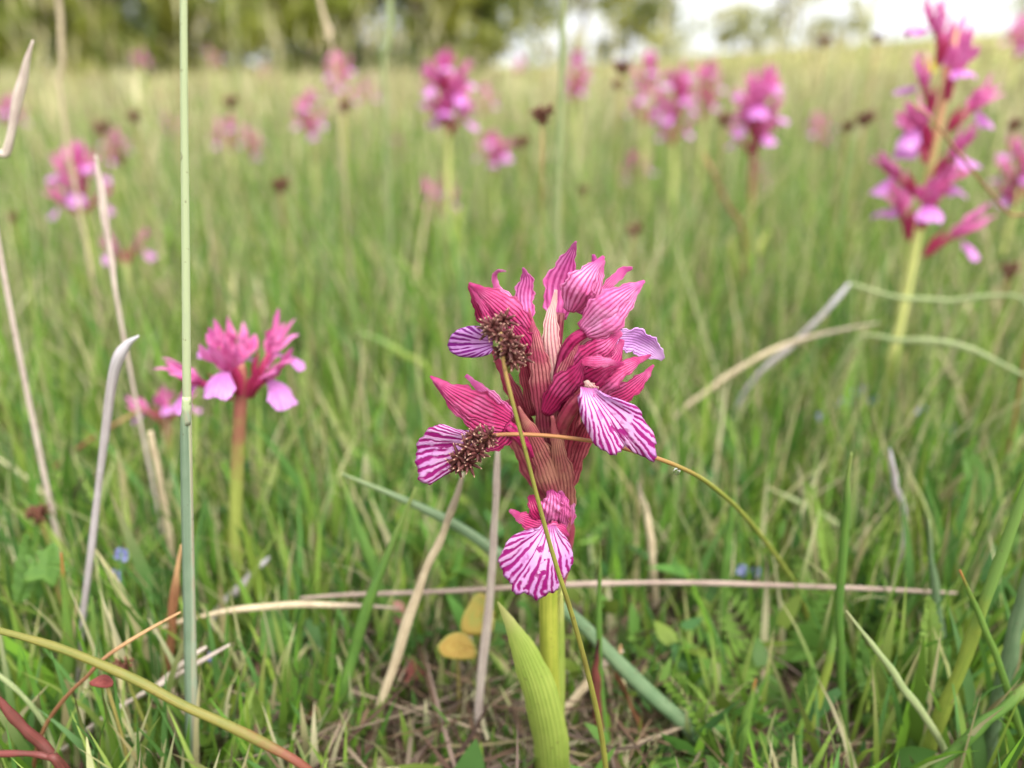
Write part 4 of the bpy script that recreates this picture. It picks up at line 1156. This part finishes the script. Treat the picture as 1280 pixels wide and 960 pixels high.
for a in [
 # straws
 ('t', 'straw', [(446, 975, .185), (486, 850, .186), (522, 740, .19), (556, 660, .192), (580, 592, .19)], [6.5, 6.5, 6, 5, 4], STR, 'dry straw slanting down left from the lower left striped lip', 'straw', GS),
 ('t', 'straw', [(592, 985, .186), (600, 870, .186), (612, 740, .187), (620, 640, .188), (622, 560, .188)], [6, 5.8, 5.4, 4.8, 3.6], STRP, 'pale upright straw just left of the hanging bottom lip', 'straw', GS),
 ('t', 'straw', [(80, 965, .19), (92, 870, .192), (108, 740, .195), (124, 600, .198), (137, 500, .2), (150, 442, .2), (173, 420, .2)], [3.5, 4, 4.2, 4.8, 6, 6.5, 1.2], GREYS, 'grey dry stem with a bent over tip at the left', 'straw', GS),
 ('b', 'straw', [(-8, 270, .24), (8, 190, .24), (24, 110, .24), (42, 50, .24)], [3.5, 4.5, 5.5, 1.5], STRP, 'pale straw spike leaning right at the top left corner', 'straw', GS),
 ('b', 'straw', [(152, 410, .26), (140, 330, .26), (128, 250, .26), (119, 193, .26)], [2.5, 3.5, 4.8, 1.5], STRP, 'pale straw leaf tip in front of the bright pink orchid at the left', 'straw', GS),
 ('t', 'twig', [(375, 748, .207), (480, 742, .207), (620, 735, .206), (730, 731, .206), (860, 729, .206), (1000, 733, .207), (1196, 742, .208)], [2, 3, 3.5, 3.5, 3.5, 3.2, 2.2], TWIG, 'long grey brown twig lying level behind the orchid stem', 'twig', GS),
 ('t', 'twig', [(640, 985, .18), (676, 925, .184), (712, 880, .187), (745, 842, .19), (778, 812, .192)], [6, 5.5, 5.5, 5, 3], STR, 'pale broken straw lying right of the orchid leaf', 'straw', GS),
 ('b', 'straw', [(838, 530, .34), (880, 492, .34), (932, 456, .34), (1000, 425, .34), (1100, 404, .34)], [2.2, 3, 3.2, 3, 1.2], STR, 'bleached straw lying slanted right of the sharp orchid', 'straw', GS),
 ('t', 'straw', [(930, 490, .35), (985, 436, .35), (1030, 392, .35), (1062, 354, .35)], [3, 3.6, 3.6, 3], GREYS, 'grey straw rising right to a sharp bend below the small lilac pink head', 'straw', GS),
 ('b', 'straw', [(1060, 354, .35), (1120, 372, .34), (1190, 376, .34), (1290, 394, .33)], [2.5, 3, 3, 2.5], PALEG, 'pale bent blade passing behind the stem of the tallest orchid', 'grass blade', GS),
 ('t', 'meadow_plant', [(697, 345, .36), (696, 260, .36), (700, 170, .36), (703, 80, .36), (706, -60, .36)], [3, 3.5, 4, 4, 3.5], PALEG, 'pale blurred stalk standing above the top of the sharp orchid', 'grass stem', GS),
 ('t', 'meadow_plant', [(1300, 320, .3), (1262, 268, .3), (1208, 205, .3), (1165, 150, .3), (1140, 130, .3)], [1.8, 1.8, 1.8, 1.6, 1], BROWN, 'thin brown stem slanting across the tallest orchid spike', 'grass stem', GS),
 ('t', 'meadow_plant', [(930, 300, .5), (912, 262, .5), (892, 218, .5), (880, 190, .5)], [2.2, 2.2, 2, 1.6], BROWN, 'thin brown stem leaning left before the wide magenta orchid', 'grass stem', GS),
 # blades
 ('b', 'grass_plant', [(920, 985, .174), (880, 930, .177), (815, 868, .181), (752, 808, .185), (700, 758, .189), (620, 692, .195), (530, 636, .2), (428, 592, .205)], [9, 10, 10, 10, 9.5, 8.5, 6, 1.5], BLUEG, 'broad blue green blade crossing low behind the orchid stem from left to right', 'grass blade', GB),
 ('b', 'grass_plant', [(1150, 985, .165), (1168, 920, .165), (1200, 840, .165), (1243, 720, .166), (1296, 570, .168)], [8, 8.5, 8, 7, 5.5], YEL, 'thick yellow green blade rising to the right edge', 'grass blade', GB),
 ('b', 'grass_plant', [(1292, 965, .16), (1270, 895, .16), (1245, 820, .162), (1222, 765, .164), (1199, 712, .165)], [5, 5, 4.5, 3.5, 1], GREEN_T, 'thin blade with an orange tip crossing the thick yellow green blade', 'grass blade', GB),
 ('b', 'grass_plant', [(1202, 985, .16), (1165, 910, .162), (1130, 860, .164), (1092, 808, .166), (1058, 764, .168)], [5, 5, 4.5, 3.5, .8], PALEG, 'sharp pale blade pointing up left at the lower right', 'grass blade', GB),
 ('b', 'grass_plant', [(1058, 990, .18), (1053, 880, .18), (1050, 760, .182), (1056, 650, .184), (1064, 566, .186)], [5, 5, 5, 4.5, 1], GREEN1, 'upright narrow green blade at the lower right', 'grass blade', GB),
 ('b', 'grass_plant', [(985, 985, .175), (1008, 920, .177), (1028, 860, .18), (1042, 800, .182), (1048, 745, .184)], [6, 6, 5.5, 4, 1], YEL, 'yellowish blade leaning right against the upright narrow green blade', 'grass blade', GB),
 ('b', 'grass_plant', [(914, 985, .17), (922, 940, .172), (934, 896, .174), (946, 850, .176)], [8, 7.5, 6, 1], GREEN_T, 'short blade with a rusty tip at the bottom right of centre', 'grass blade', GB),
 ('b', 'grass_plant', [(1150, 985, .155), (1195, 935, .155), (1240, 895, .155), (1295, 850, .157)], [6, 7, 7, 6], GREEN1, 'wide green blade slanting into the lower right corner', 'grass blade', GB),
 ('b', 'grass_plant', [(1228, 985, .17), (1246, 890, .171), (1266, 800, .172), (1290, 700, .173)], [8, 9, 9, 7], BLUEG, 'broad blue green blade behind the others in the lower right corner', 'grass blade', GB),
 ('b', 'grass_plant', [(766, 985, .175), (754, 900, .177), (749, 800, .179), (749, 740, .18), (750, 678, .181)], [4.5, 4.5, 4, 3, .6], GREEN1, 'thin upright green blade just right of the hanging bottom lip', 'grass blade', GB),
 ('b', 'grass_plant', [(752, 935, .173), (747, 890, .174), (745, 840, .175), (748, 800, .176)], [5, 5.5, 5, 1.2], RED, 'dark red dry blade base beside the thin upright green blade', 'dry leaf', GS),
 ('b', 'withered_plant', [(822, 970, .182), (806, 910, .184), (785, 868, .186), (774, 840, .187), (776, 805, .188)], [4, 5, 6.5, 4.5, 1], BROWN, 'twisted brown dry leaf right of the orchid stem', 'dry leaf', GS, .6, 20, 160),
 ('b', 'grass_plant', [(-20, 784, .15), (60, 806, .15), (140, 838, .149), (230, 882, .148), (320, 924, .147), (400, 975, .146)], [4.5, 5, 5.5, 5.5, 6, 6], REDG, 'yellow green stem turning red, slanting down across the lower left corner', 'grass stem', GS),
 ('b', 'withered_plant', [(-12, 865, .145), (20, 898, .145), (50, 930, .145), (90, 972, .145)], [3, 6, 6.5, 5], RED, 'dark red folded leaf in the lower left corner', 'dry leaf', GS),
 ('t', 'meadow_plant', [(-10, 942, .143), (30, 941, .143), (60, 946, .143), (80, 965, .143)], [4, 4, 4.5, 5], RED, 'short red stem at the left edge of the bottom corner', 'grass stem', GS),
 ('t', 'meadow_plant', [(-20, 830, .16), (30, 870, .16), (60, 915, .16), (80, 975, .16)], [3, 3, 3, 3], PALEG, 'thin pale stem bending down in the lower left corner', 'grass stem', GS),
 ('t', 'meadow_plant', [(45, 940, .158), (75, 880, .158), (110, 845, .158), (140, 815, .16), (225, 765, .164)], [2.5, 2.5, 2.5, 2.5, 1.5], BROWN, 'thin tan stem rising right behind the slanting yellow green stem', 'grass stem', GS),
 ('t', 'meadow_plant', [(180, 800, .2), (250, 772, .2), (330, 758, .2), (420, 756, .2), (500, 760, .2)], [2, 3, 4, 3.5, 2], STR, 'arched tan stem crossing behind the tall pale stem low at the left', 'grass stem', GS),
 ('b', 'grass_plant', [(78, 900, .18), (84, 830, .182), (82, 760, .184), (76, 690, .186)], [7, 7, 5, 1], GREEN_T, 'short green blade with an orange point left of the grey dry stem', 'grass blade', GB),
 ('b', 'grass_plant', [(105, 880, .185), (112, 830, .186), (116, 785, .187), (114, 745, .188)], [3.5, 4, 4, 1], YEL, 'short yellow blade right of the grey dry stem', 'grass blade', GB),
 ('b', 'grass_plant', [(268, 770, .26), (278, 700, .262), (292, 640, .264), (300, 600, .266)], [6, 6, 5, 2], YEL, 'yellow green blade along the lower stem of the deep pink orchid', 'grass blade', GB),
 ('b', 'withered_plant', [(206, 860, .19), (214, 790, .19), (218, 740, .19), (226, 680, .192)], [5, 6, 5, 1.5], BROWN, 'brown dead blade just left of the tall pale stem', 'dry leaf', GS),
 ('b', 'grass_plant', [(385, 985, .18), (415, 900, .184), (440, 820, .188), (470, 730, .192), (520, 610, .2)], [7, 8, 8, 6, 1.5], GREEN1, 'long soft green blade leaning right, left of the slanting dry straw', 'grass blade', GB),
 ('b', 'grass_plant', [(490, 790, .22), (470, 720, .222), (445, 650, .226), (425, 590, .23)], [6, 7, 5, 1], GREEN1, 'green blade leaning left above the long soft green blade', 'grass blade', GB),
 ('b', 'straw', [(268, 770, .22), (300, 735, .222), (320, 712, .224), (336, 696, .226)], [4, 6, 5, 2], GREYS, 'short grey dead blade below the deep pink orchid', 'straw', GS),
 ('t', 'straw', [(120, 905, .175), (190, 860, .178), (235, 825, .18), (258, 808, .182)], [2.5, 3, 3, 2], STRP, 'upper of two thin pale straws low behind the tall pale stem', 'straw', GS),
 ('t', 'straw', [(60, 950, .172), (140, 890, .175), (220, 845, .178), (286, 806, .18)], [2.5, 3, 3, 2], STRP, 'lower of two thin pale straws low behind the tall pale stem', 'straw', GS),
 ('b', 'grass_plant', [(1100, 700, .26), (1060, 668, .262), (1020, 640, .264), (960, 610, .268)], [5, 5, 4, 1], PALEG, 'pale blade lying toward the left in the right hand grass', 'grass blade', GB),
 ('b', 'grass_plant', [(1130, 650, .24), (1120, 610, .24), (1115, 580, .24), (1112, 560, .24)], [3, 4, 3.6, 1], GREYS, 'short whitish dead blade upright in the right hand grass', 'straw', GB),
 ('b', 'grass_plant', [(820, 760, .24), (816, 700, .242), (810, 650, .244), (798, 604, .246)], [4, 4.5, 4, 1.5], STR, 'faded blade standing right of the sideways rush stem', 'grass blade', GB),
 ('b', 'grass_plant', [(900, 800, .22), (906, 720, .222), (912, 660, .224), (918, 600, .226)], [5, 6, 5, 1], GREEN1, 'upright green blade under the sideways rush stem', 'grass blade', GB),
 ('b', 'grass_plant', [(1175, 880, .2), (1176, 800, .2), (1168, 730, .202), (1160, 650, .204)], [5.5, 6, 5, 1.2], BLUEG, 'wide soft blue green blade upright at the lower right', 'grass blade', GB),
 ('t', 'meadow_plant', [(188, 540, .245), (200, 600, .245), (212, 670, .245), (224, 760, .245)], [4, 4.5, 4, 4], STR, 'tan stem under the half hidden pink bud head', 'grass stem', GS),
 ('t', 'meadow_plant', [(0, 640, .3), (60, 590, .3), (120, 545, .3), (180, 510, .3)], [2, 2.2, 2.2, 1.5], BROWN, 'thin reddish stem slanting up behind the grey dry stem', 'grass stem', GS),
 ('b', 'grass_plant', [(560, 480, .4), (520, 452, .4), (480, 430, .4), (440, 412, .4)], [3, 5, 5, 1.5], YEL, 'yellowish blade bending left, left of the upper left flower', 'grass blade', GB),
 ('b', 'grass_plant', [(1280, 470, .3), (1200, 432, .31), (1120, 425, .32), (1060, 440, .33)], [3, 3.5, 3.5, 1.5], PALEG, 'pale arching blade below the bent blade at the right edge', 'grass blade', GB),
 ('b', 'grass_plant', [(850, 440, .5), (880, 430, .5), (920, 400, .5), (950, 372, .5)], [5, 6, 5, 1.5], BLUEG, 'soft grey green blade rising right behind the sharp orchid', 'grass blade', GB),
 ('t', 'meadow_plant', [(395, -40, .5), (402, 10, .5), (412, 50, .5), (416, 72, .5)], [2.5, 3, 3.5, 1.5], STR, 'pale straw top hanging over the blurred pink pair', 'straw', GS),
 ('t', 'meadow_plant', [(80, 150, .45), (78, 80, .45), (74, 10, .45), (70, -40, .45)], [2.5, 3, 3.5, 3], STR, 'broad blurred straw in front of the yellow green bush', 'straw', GS),
 ('t', 'meadow_plant', [(480, 110, .5), (484, 60, .5), (488, 20, .5), (486, -30, .5)], [3, 4, 4.5, 3], PALEG, 'blurred pale stalk between the pink pair and the tall magenta spike', 'grass stem', GS),
]:
    strand(*a)

# ------------------------------------------------------------------ small herbs among the grass
def feather_leaf(pts, hw, label, mat, Y=None):
    """A finely cut leaf: a midrib with many paired leaflets."""
    P = [at(*p) for p in pts]
    b = min(P, key=lambda q: q.z); off = Vector((b.x, b.y, 0))
    sp_ = catmull(P, 26)
    mb = MB(); mb.tube(P, [.0006, .0005, .0002], 5, 16)
    w = hw * pxm(pts[1][1], pts[1][2])
    for i in range(3, 25):
        t = (sp_[min(i + 1, 25)] - sp_[i - 1]).normalized()
        s = t.cross(Vector((0, -1, .5))).normalized()
        L = w * math.sin(math.pi * (i / 25) ** .8 * .93 + .1)
        for sg in (-1, 1):
            e = sp_[i] + s * sg * L + t * L * .5 + Vector((0, -random.uniform(0, .001), random.uniform(0, .0015)))
            mb.ribbon([sp_[i], sp_[i].lerp(e, .5), e], [.0005, .0009, .0003], 5, 3, .2)
    o = mb.build('feathery_herb', mat, off=off, loc=off)
    return tag(o, label, 'leaf', 'finely cut leaves among the grass')
FEATH = plant((94, 128, 54), (78, 114, 48), None, trans=.3)
FEATH2 = plant((122, 144, 64), (104, 132, 56), None, trans=.3)
for pts, w, lab, mt in [
    ([(1160, 905, .19), (1163, 820, .19), (1160, 745, .19)], 18, 'finely cut upright leaf left of the thick yellow green blade', FEATH2),
    ([(1060, 770, .24), (1035, 690, .24), (1005, 600, .24)], 14, 'finely cut leaf leaning left above the upright narrow blade', FEATH2),
    ([(985, 930, .19), (1000, 880, .19), (1015, 835, .19)], 14, 'low finely cut leaf left of the upright narrow blade', FEATH),
    ([(1110, 890, .19), (1085, 850, .19), (1075, 800, .19)], 16, 'finely cut leaf behind the sharp pale blade', FEATH),
    ([(1200, 660, .26), (1220, 610, .26), (1205, 560, .26)], 18, 'soft finely cut leaf in the right hand grass', FEATH),
    ([(20, 760, .2), (34, 720, .2), (36, 670, .2)], 16, 'finely cut leaf at the left edge above the slanting stem', FEATH),
    ([(310, 950, .18), (318, 900, .18), (315, 860, .18)], 12, 'finely cut leaf low right of the tall pale stem', FEATH2),
]:
    feather_leaf(pts, w, lab, mt)

def round_leaf(px, py, Y, rx, ry, mat, label, tilt=.5, cat='leaf', group='coloured leaves low in the grass', lobes=0):
    c = at(px, py, Y)
    off = Vector((c.x, c.y, 0))
    m = pxm(py, Y)
    rows = []
    for i in range(6):
        q = i / 5
        row = []
        for k in range(25):
            th = 2 * math.pi * k / 24
            s = 1 + (.22 * math.cos(th * lobes) if lobes else .05 * math.sin(th * 3 + px) + .03 * math.sin(th * 7) + .3 * max(0, math.cos(th - .4 - px)) ** 8)
            x, y = math.cos(th) * rx * m * q * s, math.sin(th) * ry * m * q * s
            row.append(c + Vector((x, y * math.sin(tilt) - abs(x) * .35, y * math.cos(tilt))))
        rows.append(row)
    root = empty('small_herb', off, label, cat, group)
    MB().grid(rows).build('leaf_blade', mat, root, off=off, solid=.0002)
    MB().tube([c + Vector((0, .0006, -ry * m * .5)), c.lerp(off, .5) + Vector((0, .002, 0)), off], [.0005, .0005, .0006], 5, 6).build('stalk', plant((140, 130, 70), (120, 110, 60), None, trans=.05), root, off=off)
    return root
round_leaf(571, 806, .192, 23, 17, plant((176, 150, 74), (166, 132, 62), (130, 134, 62), streak=1, tipstart=.8, trans=.2), 'rounded yellow leaf left of the orchid leaf tip')
round_leaf(600, 768, .198, 19, 26, plant((140, 140, 66), (160, 134, 62), None, streak=1, trans=.2), 'olive yellow leaf above the rounded yellow leaf')
round_leaf(376, 884, .19, 20, 19, plant((140, 62, 52), (112, 48, 42), None, streak=1, trans=.15), 'coral red lobed leaf low at the left', lobes=5)
round_leaf(515, 840, .205, 15, 15, plant((182, 104, 96), (150, 90, 80), None, streak=1, trans=.15), 'dull pink lobed leaf in the dead litter', lobes=4)
round_leaf(495, 765, .225, 14, 14, plant((190, 120, 130), (160, 120, 100), None, streak=1, trans=.15), 'small pinkish leaf left of the slanting straw')
round_leaf(130, 850, .152, 15, 7, plant((136, 66, 60), (110, 48, 46), None, streak=1, trans=.15), 'red leaf wrapped over the slanting yellow green stem')
round_leaf(960, 868, .2, 18, 24, FEATH, 'rounded green leaf right of the blue green blade low in the picture')
round_leaf(1100, 905, .19, 26, 30, FEATH, 'large notched green leaf under the sharp pale blade', lobes=7)
round_leaf(60, 705, .2, 26, 24, FEATH, 'large pale green leaf left of the grey dry stem', lobes=5)
round_leaf(345, 790, .2, 22, 28, FEATH, 'broad green leaf right of the tall pale stem', lobes=3)

def blue_flower(px, py, Y, r, label):
    c = at(px, py, Y); off = Vector((c.x, c.y, 0)); m = pxm(py, Y) * r
    root = empty('speedwell', off, label, 'flower', 'small blue flowers low in the grass')
    MB().tube([off, off.lerp(c, .6) + Vector((.001, 0, 0)), c], [.0005, .0004, .0004], 5, 7).build('stem', GREEN1, root, off=off)
    for k in range(4):
        th = math.pi / 2 * k + .4
        d = Vector((math.cos(th), -.35, math.sin(th)))
        MB().ribbon([c, c + d * m * .5, c + d * m], [m * .15, m * .5, m * .2], 6, 5, .2).build('petal', BLUE, root, off=off)
BLUE = plant((136, 140, 186), (116, 120, 172), None, streak=5, trans=.25)
for a in [(153, 692, .215, 10, 'upper blue flower of two low in the grass, right of the grey dry stem'),
          (146, 718, .21, 9, 'lower blue flower of two low in the grass, right of the grey dry stem'),
          (926, 711, .235, 9, 'blue flower just above the level twig, right of the orchid'),
          (944, 714, .24, 8, 'darker small blue flower beside the one above the level twig'),
          (1054, 503, .36, 9, 'leftmost blue flower below the bent straw at the right'),
          (1074, 488, .37, 9, 'upper blue flower below the bent straw at the right'),
          (1092, 500, .365, 8, 'rightmost blue flower below the bent straw at the right'),
          (1186, 534, .34, 8, 'blue flower in the grass under the tallest orchid'),
          (266, 820, .195, 8, 'pale blue flower low behind the tall pale stem'),
          (1022, 520, .34, 7, 'small blue flower just left of the leftmost one below the bent straw'),
          (1150, 512, .35, 7, 'lone blue flower between the bent straw group and the tallest orchid stem')]:
    blue_flower(*a)

# the yellow flower behind the tallest orchid
c = at(1158, 86, .75); off = Vector((c.x, c.y, 0))
yf = empty('yellow_flower', off, 'small yellow flower behind the upper part of the tallest orchid', 'flower')
MB().tube([off, c], [.001, .0008], 5, 6).build('stem', GREEN1, yf, off=off)
for k in range(6):
    th = k * math.pi / 3
    d = Vector((math.cos(th), -.3, math.sin(th))) * .007
    MB().ribbon([c, c + d * .5, c + d], [.001, .003, .001], 6, 5, .2).build('petal', plant((230, 206, 60), (214, 190, 50), None, trans=.2), yf, off=off)
